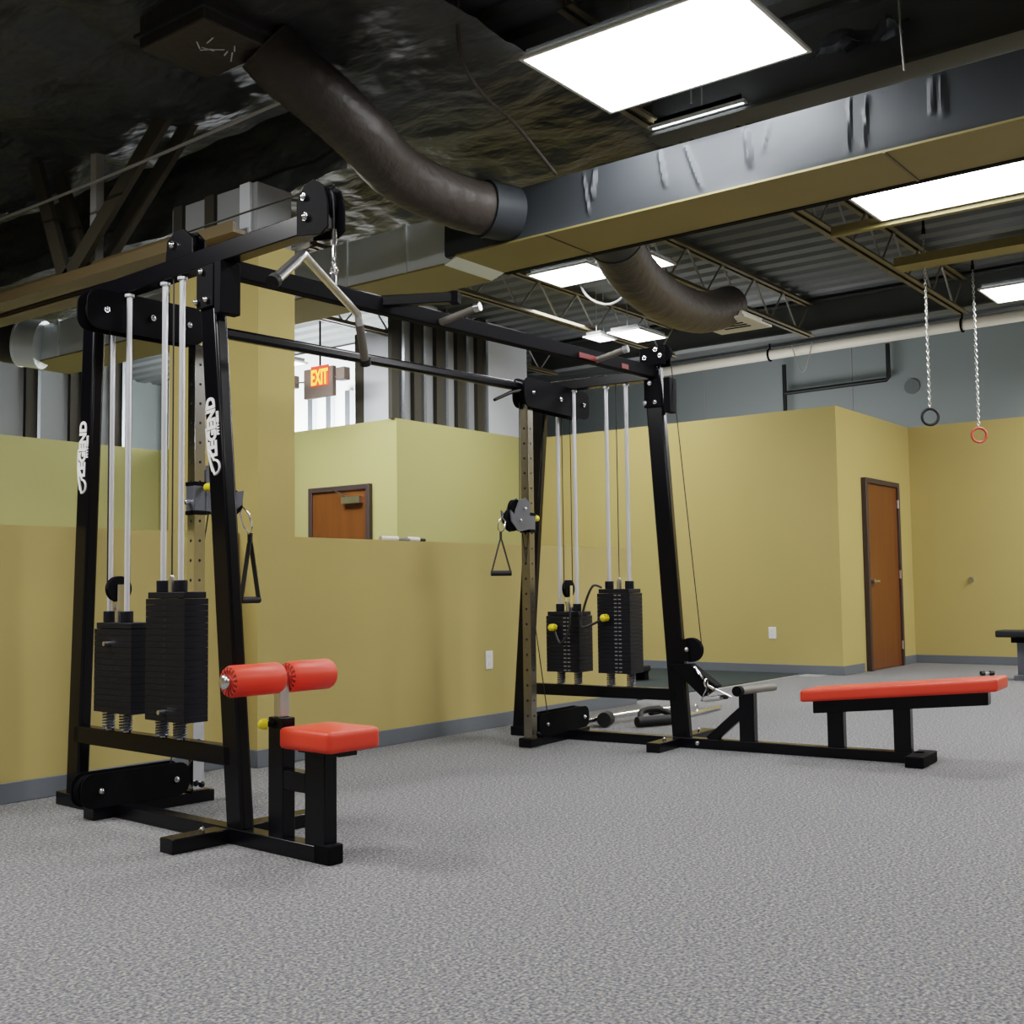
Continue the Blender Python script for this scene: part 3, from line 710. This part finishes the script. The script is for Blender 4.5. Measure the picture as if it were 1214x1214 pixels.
# cantilever pulley head over the seat (left tower)
b = B()
for xx in (-0.045, 0.037):
    pts = [FL(xx, q[0], q[1]) for q in ((-0.36, 2.36), (-0.36, 2.49), (-0.40, 2.545), (-0.46, 2.56), (-0.52, 2.52), (-0.54, 2.45), (-0.54, 2.36), (-0.50, 2.34))]
    prism(b, pts, LX*0.008)
ph = obj('end_pulley_plate', b, BLACKM, MC)
b = B(); wheel(b, FL(0, -0.45, 2.465), LX, 0.075, 0.03); obj('pulley', b, BLACKM, ph)
bolts(ph, [(FL(-0.045, -0.41, 2.50), -LX, 0.015), (FL(-0.045, -0.42, 2.42), -LX, 0.017)])
b = B(); tube(b, smooth_path([FL(0, 0.45, 2.56), FL(0, -0.44, 2.54), FL(0, -0.51, 2.51), FL(0, -0.525, 2.44), FL(0, -0.525, 2.36)], 6), 0.004, 6); cyl(b, FL(0, -0.525, 2.36), FL(0, -0.525, 2.30), 0.012, 10, mi=1); obj('lat_cable', b, [CABLE, CHROME], MC)
# small pulley on top of the beam
b = B()
for xx in (-0.035, 0.028): prism(b, [FL(xx, q[0], q[1]) for q in ((0.36, 2.44), (0.36, 2.51), (0.42, 2.56), (0.49, 2.565), (0.55, 2.53), (0.56, 2.44))], LX*0.007)
tp = obj('top_pulley_bracket', b, BLACK, MC)
b = B(); wheel(b, FL(0, 0.46, 2.50), LX, 0.06, 0.03); obj('pulley', b, BLACKM, tp)
bolts(tp, [(FL(-0.035, 0.50, 2.505), -LX, 0.018)])
# right tower leg top bracket
b = B(); box(b, -0.05, -0.032, 0.10, 0.28, 2.40, 2.52, 0, FR); box(b, 0.032, 0.05, 0.10, 0.28, 2.40, 2.52, 0, FR); rb = obj('top_pulley_bracket', b, BLACKM, MC, bevel=0.01)
b = B(); wheel(b, FR(0, 0.13, 2.48), RX, 0.055, 0.03); obj('pulley', b, BLACKM, rb)
bolts(rb, [(FR(-0.05, dy, dz), -RX) for dy, dz in ((0.24, 2.455), (0.16, 2.50), (0.13, 2.46))])
b = B(); cyl(b, FR(0, 0.085, 2.46), FR(0, -0.085, 0.62), 0.0035, 6); obj('row_cable', b, CABLE, MC)
# arm sticking out of the right upper housing
b = B(); tube(b, [FR(-0.60, 0.83, 2.235), FR(-0.72, 0.83, 2.205), FR(-0.90, 0.83, 2.135)], [0.012, 0.012, 0.010], 8); obj('cable_stop_arm', b, BLACK, MC)

# overhead beams joining the towers
b = B(); bar(b, FL(0.02, 0.225, 2.365), FR(-0.02, 0.205, 2.365), 0.06, 0.075); pb = obj('pull_up_beam', b, BLACKM, MC, bevel=BV)
b = B(); bar(b, FL(0.36, 0.97, 2.285), FR(-0.56, 0.86, 2.265), 0.05, 0.055); obj('connecting_beam', b, BLACK, MC, bevel=0.015)
# grips on the pull-up beam
def beam(t, dy=0.0, dz=0.0):
    a = FL(0.0, 0.225, 2.365); c = FR(0.0, 0.205, 2.365); return a + (c-a)*t + V((0, dy, dz))
b = B(); bar(b, beam(0.28, 0.0, 0.02), beam(0.34, -0.28, 0.03), 0.05, 0.05); bar(b, beam(0.20, 0.03, 0.03), beam(0.28, 0.0, 0.02), 0.05, 0.05); obj('grip_bracket', b, BLACK, pb, bevel=0.004)
b = B(); bar(b, beam(0.34, -0.27, 0.03), beam(0.345, -0.31, 0.03), 0.055, 0.055); obj('end_cap', b, BLACKM, pb)
for t_, dy0, dy1 in ((0.395, -0.04, -0.26), (0.80, -0.03, -0.22)):
    b = B(); cyl(b, beam(t_, dy0, -0.02), beam(t_+0.005, dy1, 0.02), 0.018, 14); obj('grip', b, GRIP, pb)
    b = B(); cyl(b, beam(t_+0.004, dy1+0.01, 0.02), beam(t_+0.006, dy1-0.02, 0.025), 0.022, 14); obj('end_cap', b, CHROMEC, pb)
b = B(); box(b, 5.50, 5.68, 3.70, 3.708, 2.335, 2.365); box(b, 5.95, 6.12, 3.69, 3.698, 2.335, 2.365); obj('red_decal', b, DEEPRED, pb)

# seat of the left tower (lat pulldown)
b = B(); rounded_box(b, -0.115, 0.135, -0.625, -0.335, 0.415, 0.495, 0.026, FL); obj('seat', b, RED, MC, smooth=60)
b = B(); box(b, -0.04, 0.04, -0.60, -0.36, 0.398, 0.416, 0, FL); obj('seat_plate', b, BLACK, MC)
b = B(); box(b, -0.03, 0.03, -0.50, -0.385, 0.06, 0.40, 0, FL); obj('seat_post', b, BLACK, MC, bevel=BV)
b = B(); box(b, -0.03, 0.03, -0.255, -0.165, 0.06, 0.515, 0, FL); rp = obj('roller_post', b, BLACK, MC, bevel=BV)
b = B(); box(b, -0.028, 0.028, -0.385, -0.255, 0.245, 0.32, 0, FL); obj('post_brace', b, BLACK, MC, bevel=BV)
b = B(); box(b, -0.022, 0.022, -0.23, -0.19, 0.515, 0.685, 0, FL); obj('height_slider', b, WHITEP if False else CHROMEC, rp, bevel=0.003)
b = B(); cyl(b, FL(-0.03, -0.20, 0.49), FL(-0.058, -0.18, 0.49), 0.010); cyl(b, FL(-0.050, -0.185, 0.49), FL(-0.066, -0.174, 0.49), 0.021, 14, mi=1); sphere(b, FL(-0.062, -0.176, 0.49), 0.021, mi=1); obj('pull_knob', b, [BLACKM, YEL], rp)
b = B(); box(b, -0.035, 0.035, -0.53, -0.44, 0.0, 0.072, 0, FL); obj('rail_end_cap', b, BLACKM, MC, bevel=0.006)
def roller(xa, xb):
    b = B(); n = 32; prof = [(0.006, 0.025), (0.0, 0.044), (0.004, 0.055), (0.016, 0.060)]
    L = xb-xa; full = prof + [(L-q[0], q[1]) for q in prof[::-1]]; rings = []
    for (u, r) in full: rings.append([b.verts.new(FL(xa+u, -0.21+r*math.cos(k), 0.665+r*math.sin(k))) for k in [2*math.pi*i/n for i in range(n)]])
    for i in range(len(rings)-1):
        for k in range(n): b.faces.new((rings[i][k], rings[i][(k+1)%n], rings[i+1][(k+1)%n], rings[i+1][k])).material_index = 1 if (i in (0, 1, len(rings)-2, len(rings)-3) and k % 2) else 0
    b.faces.new(rings[0][::-1]); b.faces.new(rings[-1])
    o = obj('thigh_roller', b, [RED, REDSEAM], MC)
    return o
ra_ = roller(-0.248, -0.012); rb_ = roller(0.022, 0.238)
b = B(); cyl(b, FL(-0.268, -0.21, 0.665), FL(-0.248, -0.21, 0.665), 0.022, 16); sphere(b, FL(-0.262, -0.21, 0.665), 0.028, sc=(0.6,1,1)); obj('end_cap', b, CHROMEC, ra_)
b = B(); cyl(b, FL(-0.248, -0.21, 0.665), FL(0.238, -0.21, 0.665), 0.016, 12); obj('roller_axle', b, CHROMEC, MC)

# low row bench of the right tower
def bench(x, y, z): return FR(x, y, z + (-(y) - 0.79)*0.093)
b = B(); rounded_box(b, -0.15, 0.15, -1.82, -0.75, 0.325, 0.395, 0.022, bench); obj('bench_pad', b, RED, MC, smooth=60)
b = B(); box(b, -0.04, 0.04, -1.75, -0.79, 0.250, 0.326, 0, bench); obj('bench_beam', b, BLACK, MC, bevel=BV)
for y in (-0.915, -1.29):
    b = B(); box(b, -0.03, 0.03, y-0.047, y+0.047, 0.06, 0.26+(-y-0.79)*0.093, 0, FR); obj('bench_post', b, BLACK, MC, bevel=BV)
b = B(); box(b, -0.19, 0.12, -1.44, -1.34, 0.0, 0.062, 0, FR); obj('end_foot', b, BLACKM, MC, bevel=0.006)
b = B(); box(b, -0.03, 0.03, -0.425, -0.33, 0.06, 0.385, 0, FR); obj('foot_post', b, BLACK, MC, bevel=BV)
b = B(); bar(b, FR(0, -0.13, 0.05), FR(0, -0.36, 0.25), 0.05, 0.06); obj('post_brace', b, BLACK, MC, bevel=BV)
b = B(); cyl(b, FR(-0.28, -0.44, 0.385), FR(0.27, -0.44, 0.365), 0.023, 18); fb = obj('foot_bar', b, GRIP, MC)
b = B(); cyl(b, FR(-0.32, -0.44, 0.386), FR(-0.275, -0.44, 0.385), 0.030, 18); obj('end_cap', b, BLACKM, fb)
b = B()
for xx in (-0.04, 0.032): prism(b, [FR(xx, q[0], q[1]) for q in ((0.11, 0.53), (0.11, 0.66), (-0.0, 0.665), (-0.02, 0.53))], RX*0.008)
lp = obj('row_pulley_bracket', b, BLACK, MC)
b = B(); wheel(b, FR(0, -0.015, 0.60), RX, 0.075, 0.04); obj('pulley', b, BLACKM, lp)
bolts(lp, [(FR(-0.042, -0.005, 0.605), -RX, 0.016)])
b = B(); prism(b, [FR(-0.05, q[0], q[1]) for q in ((0.12, 0.51), (-0.02, 0.515), (-0.20, 0.385), (-0.10, 0.315))], RX*0.09); obj('slant_plate', b, BLACKM, MC, bevel=0.004)
bolts(MC, [(FR(-0.036, -0.06, 0.035), -RX, 0.014)])

# ---------------------------------------------------------------- attachments hanging on the machine
hk = FL(0, -0.525, 2.18)
t = thing('lat_bar', hk, 'bent chrome lat pulldown bar hanging from the cable over the red seat', 'exercise bar')
d = V((math.cos(R(32.8)), math.sin(R(32.8)), 0)); c = hk - V((0,0,0.045))
p1 = c-d*0.44; p2 = c+d*0.42; e1 = p1-d*0.16+V((0.0,0.0,-0.13))-V((0.03,-0.04,0)); e2 = p2+d*0.14+V((0,0,-0.165))
b = B(); tube(b, [e1, p1+(e1-p1)*0.08, p1, p1+(p2-p1)*0.05, c, p2-(p2-p1)*0.05, p2, p2+(e2-p2)*0.08, e2], 0.0155, 14); obj('bar', b, CHROMEC, t)
for a, q in ((p1, e1), (p2, e2)):
    b = B(); cyl(b, a+(q-a)*0.22, q, 0.0185, 14); obj('grip', b, CHROMEC if a is p1 else GRIP, t)
    b = B(); u = (q-a).normalized(); cyl(b, q-u*0.005, q+u*0.02, 0.024, 14); obj('end_cap', b, RUBBER, t)
b = B(); cyl(b, c+V((0,0,0.012)), hk+V((0,0,0.01)), 0.010, 10); ring(b, hk+V((0,0,0.02)), (1,0,0), 0.016, 0.005); obj('swivel', b, CHROME, t)
b = B(); tube(b, [hk+V((0,0,0.03))+d*q[0]+V((0,0,q[1])) for q in ((0.0,-0.01),(0.018,0.02),(0.012,0.07),(0,0.10),(-0.012,0.07),(-0.018,0.02))], 0.005, 8, closed=True); obj('carabiner', b, CHROME, t)

def d_handle(label, top, hook, grip_c, gdir, glen):
    t = thing('d_handle', hook, label, 'exercise handle', 'strap handles on the cables')
    g = V(gdir).normalized()*glen/2; gc = V(grip_c); tp = V(top)
    b = B(); cyl(b, gc-g, gc+g, 0.017, 14); obj('grip', b, RUBBER, t)
    b = B(); nrm = V(gdir).cross(V((0,0,1))).normalized()
    for s in (-1, 1):
        bar(b, gc+g*s*0.97, tp+g*s*0.08, 0.006, 0.026, up=nrm)
    bar(b, tp, tp+V((0,0,0.05)), 0.012, 0.024, up=nrm); obj('strap', b, CABLE, t)
    b = B(); hk_ = V(hook); mid = (tp+V((0,0,0.05))+hk_)/2
    a = tp+V((0,0,0.04)); n = 8; side = V((0.018,-0.012,0))
    tube(b, [a, a+(hk_-a)*0.3+side, a+(hk_-a)*0.75+side, hk_, a+(hk_-a)*0.75-side, a+(hk_-a)*0.3-side], 0.005, 8, closed=True)
    obj('carabiner', b, CHROME, t)
d_handle('black strap handle hanging beside the front leg of the left tower', FL(0.70, 0.95, 1.24), FL(0.655, 0.95, 1.42), FL(0.70, 0.95, 0.955), (0.99, 0.12, 0), 0.13)
d_handle('black strap handle hanging from the grey trolley of the right tower', FR(-0.82, 0.85, 1.29), FR(-0.80, 0.85, 1.43), FR(-0.82, 0.85, 1.088), (0.75, -0.65, 0), 0.125)

# chrome double handle by the row pulley
q0 = FR(-0.06, -0.04, 0.50)
t = thing('cable_attachment', q0, 'chrome double grip row handle hanging from the low pulley before the bench', 'exercise handle')
b = B(); tube(b, [FR(-0.06, -0.06, 0.50), FR(-0.07, -0.10, 0.46), FR(-0.075, -0.12, 0.43), FR(-0.055, -0.11, 0.44)], 0.007, 8, closed=True); ring(b, FR(-0.07, -0.14, 0.405), RY, 0.024, 0.006); obj('carabiner', b, CHROME, t)
for s in (-1, 1):
    a = FR(-0.07, -0.15, 0.39); b1 = FR(-0.07+s*0.05, -0.13, 0.305); b2 = FR(-0.07+s*0.06, -0.27, 0.325)
    b = B(); tube(b, [a, b1, b2], 0.008, 8, closed=True); obj('frame', b, CHROME, t)
    b = B(); cyl(b, b1+(b2-b1)*0.12, b1+(b2-b1)*0.88, 0.014, 12); obj('grip', b, CHROMEC if s < 0 else RUBBER, t)

# loose bars lying behind the right tower
t = thing('curl_bar', (7.2, 4.5, 0.03), 'chrome bar with black grips lying on the floor behind the right tower', 'exercise bar')
b = B(); tube(b, [(6.72, 4.57, 0.05), (7.0, 4.60, 0.055), (7.3, 4.55, 0.06), (7.62, 4.52, 0.06), (7.95, 4.45, 0.05)], 0.022, 12); obj('bar', b, CHROME, t)
b = B(); cyl(b, (6.92, 4.50, 0.055), (7.02, 4.53, 0.055), 0.052, 18); obj('end_cap', b, RUBBER, t); b = B(); cyl(b, (7.60, 4.52, 0.055), (7.70, 4.505, 0.055), 0.035, 18); obj('end_cap', b, RUBBER, t)
t = thing('row_bar', (7.3, 4.3, 0.03), 'black rubber grip bar lying on the floor against the chrome bar', 'exercise bar')
b = B(); cyl(b, (7.04, 4.30, 0.04), (7.40, 4.14, 0.04), 0.036, 16); obj('grip', b, RUBBER, t)
b = B(); tube(b, smooth_path([(7.08, 4.29, 0.05), (7.16, 4.33, 0.10), (7.28, 4.27, 0.11), (7.37, 4.16, 0.05)], 5), 0.022, 10); obj('bow', b, RUBBER, t)
t = thing('straight_bar', (7.9, 4.4, 0.03), 'short chrome bar with hook lying on the floor beyond the other bars', 'exercise bar')
b = B(); cyl(b, (7.75, 4.30, 0.018), (8.4, 4.36, 0.018), 0.018, 12); obj('bar', b, CHROME, t)
b = B(); ring(b, (7.95, 4.32, 0.055), (0,1,0), 0.025, 0.007); obj('eyelet', b, CHROME, t)

# ================================================================== SMALL THINGS
# gymnastic rings on chains
def hanging_ring(label, x, y, zr, ztop, m):
    t = thing('gym_ring', (x, y, ztop), label, 'hanging ring', 'rings hanging on chains')
    rad = 0.072; ax = V((0.83, 0.56, 0))
    b = B(); ring(b, (x, y, zr), ax, rad, 0.013, 32, 12); obj('ring', b, m, t)
    b = B(); z = zr+rad; k = 0
    n = int((ztop-z)/0.030); st = (ztop-z)/n
    for k in range(n):
        zc = z + st*(k+0.5); a = V((1,0,0)) if k % 2 else V((0,1,0)); s = V((0,1,0)) if k % 2 else V((1,0,0))
        pts = [V((x,y,zc)) + s*0.011*math.cos(u) + V((0,0,1))*0.020*math.sin(u) for u in [2*math.pi*i/8 for i in range(8)]]
        tube(b, pts, 0.0042, 5, closed=True)
    obj('chain', b, CHAINM, t)
    b = B(); cyl(b, (x, y, ztop), (x, y, 4.41), 0.012, 8); cyl(b, (x, y, ztop-0.03), (x, y, ztop+0.02), 0.018, 10); obj('ceiling_hook', b, BLACKM, t)
hanging_ring('black gym ring on a long steel chain, left of the pair', 10.38, 3.22, 2.475, 4.17, RUBBER)
hanging_ring('red gym ring on a long steel chain, right of the pair', 11.98, 3.24, 2.47, 4.19, REDRING)

# outlets, door stop
t = thing('wall_outlet', (6.47, YH, 0.48), 'white outlet plate on the half wall between the towers', 'outlet', 'white wall outlets')
b = B(); box(b, 6.43, 6.51, YH-0.008, YH, 0.42, 0.55); obj('cover_plate', b, WHITE, t, bevel=0.003)
b = B()
for z in (0.46, 0.51): box(b, 6.455, 6.485, YH-0.010, YH-0.008, z-0.014, z+0.014)
obj('socket', b, WHITEP, t)
t = thing('wall_outlet', (XW, 5.61, 0.45), 'white outlet plate on the right room wall', 'outlet', 'white wall outlets')
b = B(); box(b, XW-0.008, XW, 5.57, 5.66, 0.385, 0.515); obj('cover_plate', b, WHITE, t, bevel=0.003)
b = B()
for z in (0.425, 0.475): box(b, XW-0.010, XW-0.008, 5.60, 5.63, z-0.014, z+0.014)
obj('socket', b, WHITEP, t)
t = thing('door_stop', (14.55, 4.09, 1.03), 'small round door bumper on the far wall', 'door stop')
b = B(); cyl(b, (14.53, 4.09, 1.03), (14.55, 4.09, 1.03), 0.035, 18); obj('base', b, CHROMEC, t)
b = B(); cyl(b, (14.505, 4.09, 1.03), (14.53, 4.09, 1.03), 0.026, 18); obj('bumper', b, mat('bumper_brass', (0.22, 0.17, 0.07), 0.4), t)

# rolled paper on the half wall
t = thing('paper_roll', (5.60, 5.26, HB), 'left white paper roll lying on top of the half wall', 'roll')
b = B(); cyl(b, (5.44, 5.25, HB+0.016), (5.60, 5.25, HB+0.016), 0.016, 16); obj('sheet', b, WHITE, t)
b = B(); cyl(b, (5.600, 5.25, HB+0.016), (5.603, 5.25, HB+0.016), 0.012, 16); obj('core', b, BOARD, t)
t = thing('paper_roll', (5.72, 5.25, HB), 'right white paper roll with dark tip on the half wall', 'roll')
b = B(); cyl(b, (5.68, 5.24, HB+0.016), (5.80, 5.24, HB+0.016), 0.016, 16); obj('sheet', b, WHITE, t)
b = B(); cyl(b, (5.80, 5.24, HB+0.014), (5.86, 5.24, HB+0.012), 0.012, 16); obj('tip', b, RUBBER, t)
t = thing('tape_roll', (5.64, 5.23, HB), 'grey roll of tape between the two paper rolls on the half wall', 'tape')
b = B(); ring(b, (5.64, 5.22, HB+0.009), (0,0,1), 0.030, 0.009, 24, 8); obj('band', b, BOARD, t)
b = B(); ring(b, (5.64, 5.22, HB+0.009), (0,0,1), 0.021, 0.004, 24, 8); obj('core', b, FRAME, t)

# black flat bench at the right edge
t = thing('flat_bench', (12.75, 3.2, 0), 'black padded weight bench with grey frame at the right edge', 'bench')
b = B(); rounded_box(b, 12.05, 12.36, 1.9, 3.12, 0.43, 0.50, 0.02, lambda x, y, z: V((x+0.28, y+0.14, z))); obj('pad', b, RUBBER, t)
b = B(); box(b, 12.50, 12.62, 2.2, 3.15, 0.37, 0.43); obj('pad_rail', b, BLACKM, t, bevel=0.004)
for y in (3.05, 2.1):
    b = B(); box(b, 12.52, 12.60, y-0.05, y+0.05, 0.03, 0.39); obj('leg', b, GREYPL, t, bevel=0.004)
    b = B(); box(b, 12.32, 12.80, y-0.04, y+0.04, 0.0, 0.05); obj('foot', b, GREYPL, t, bevel=0.004)
b = B(); box(b, 12.53, 12.59, 2.1, 3.05, 0.09, 0.15); obj('lower_rail', b, GREYPL, t, bevel=0.004)
t = thing('dumbbell', (12.85, 3.49, 0), 'tiny black dumbbell on the floor between the red bench pad and black bench', 'dumbbell')
b = B(); cyl(b, (12.81, 3.53, 0.026), (12.89, 3.45, 0.026), 0.010, 10); obj('handle', b, CHROMEC, t)
for s_ in (-1, 1):
    b = B(); cyl(b, (12.85+s_*0.022, 3.49-s_*0.022, 0.026), (12.85+s_*0.052, 3.49-s_*0.052, 0.026), 0.026, 6); obj('head', b, RUBBER, t)
t = thing('step_platform', (10.55, 6.4, 0), 'low black step platform on the dark rubber flooring behind the right tower', 'step platform')
b = B(); rounded_box(b, 10.2, 10.62, 6.3, 6.75, 0.10, 0.16, 0.015); obj('top', b, RUBBER, t)
for x in (10.22, 10.52):
    b = B(); box(b, x, x+0.08, 6.32, 6.73, 0.009, 0.10); obj('riser', b, BLACKM, t)

# ================================================================== LIGHT AND CAMERA
def area(name, loc, size, power, rot=(0,0,0), color=(1,1,1)):
    l = bpy.data.lights.new(name, 'AREA'); l.shape = 'RECTANGLE'; l.size, l.size_y = size; l.energy = power; l.color = color
    o = bpy.data.objects.new(name, l); COL.objects.link(o); o.location = loc; o.rotation_euler = rot; return o
for i, (x, y, pw) in enumerate(((1.6, 2.4, 45), (1.6, -1.2, 45), (5.2, -1.2, 65), (8.4, -1.6, 75), (11.9, -1.4, 75), (-1.8, 2.4, 45), (1.2, 5.6, 110))):
    area('overhead_fill_%d' % i, (x, y, 3.8), (0.7, 1.3), pw, color=(1.0, 0.99, 0.97))  # unseen lights added overhead to fill the room; the last brightens the left walls
area('back_room_fill', (10.1, 11.8, 2.3), (1.2, 3.2), 260, (0, R(-115), 0), color=(0.95, 0.98, 1.0))  # hidden light added behind the door wall to brighten the white wall
area('back_hall_lamp', (7.6, 9.4, 4.0), (1.0, 2.0), 150)
area('right_room_fill', (10.4, 7.4, 4.0), (1.0, 1.2), 45)  # extra light added to brighten the right room wall
area('far_room_fill', (13.6, 1.0, 3.8), (1.2, 1.2), 100)  # out-of-view light added to brighten the far room
area('rear_wall_uplight', (13.3, 7.0, 2.2), (1.5, 3.0), 50, (0, R(-150), 0))  # hidden uplight added to brighten the rear wall, pipe and deck
area('rear_gap_uplight', (15.2, 1.5, 2.4), (0.8, 4.0), 26, (0, R(180), 0))  # second hidden uplight, added for the rear wall above the far partition
w = bpy.data.worlds.new('world'); SC.world = w; w.use_nodes = True
w.node_tree.nodes['Background'].inputs[0].default_value = (0.9, 0.95, 1.0, 1); w.node_tree.nodes['Background'].inputs[1].default_value = 0.4

F = 1361.88; tl, rl_, yw = R(3.7647), R(-0.74289), R(37.4304)
fw = V((math.cos(yw)*math.cos(tl), math.sin(yw)*math.cos(tl), math.sin(tl)))
rt = V((math.sin(yw), -math.cos(yw), 0)); up = rt.cross(fw)
RT = rt*math.cos(rl_) + up*math.sin(rl_); UP = -rt*math.sin(rl_) + up*math.cos(rl_)
cd = bpy.data.cameras.new('camera'); cam = bpy.data.objects.new('camera', cd); COL.objects.link(cam)
cd.sensor_width = 36; cd.lens = 36*F/1214; cd.clip_start = 0.05; cd.clip_end = 100
cam.matrix_world = Matrix(((RT.x, UP.x, -fw.x, 0), (RT.y, UP.y, -fw.y, 0), (RT.z, UP.z, -fw.z, 1.0), (0,0,0,1)))
SC.camera = cam
SC.view_settings.view_transform = 'Filmic'
SC.view_settings.look = 'Medium High Contrast'
SC.view_settings.exposure = 0.42
SC.cycles.use_denoising = True
SC.cycles.max_bounces = 8
SC.cycles.sample_clamp_indirect = 8
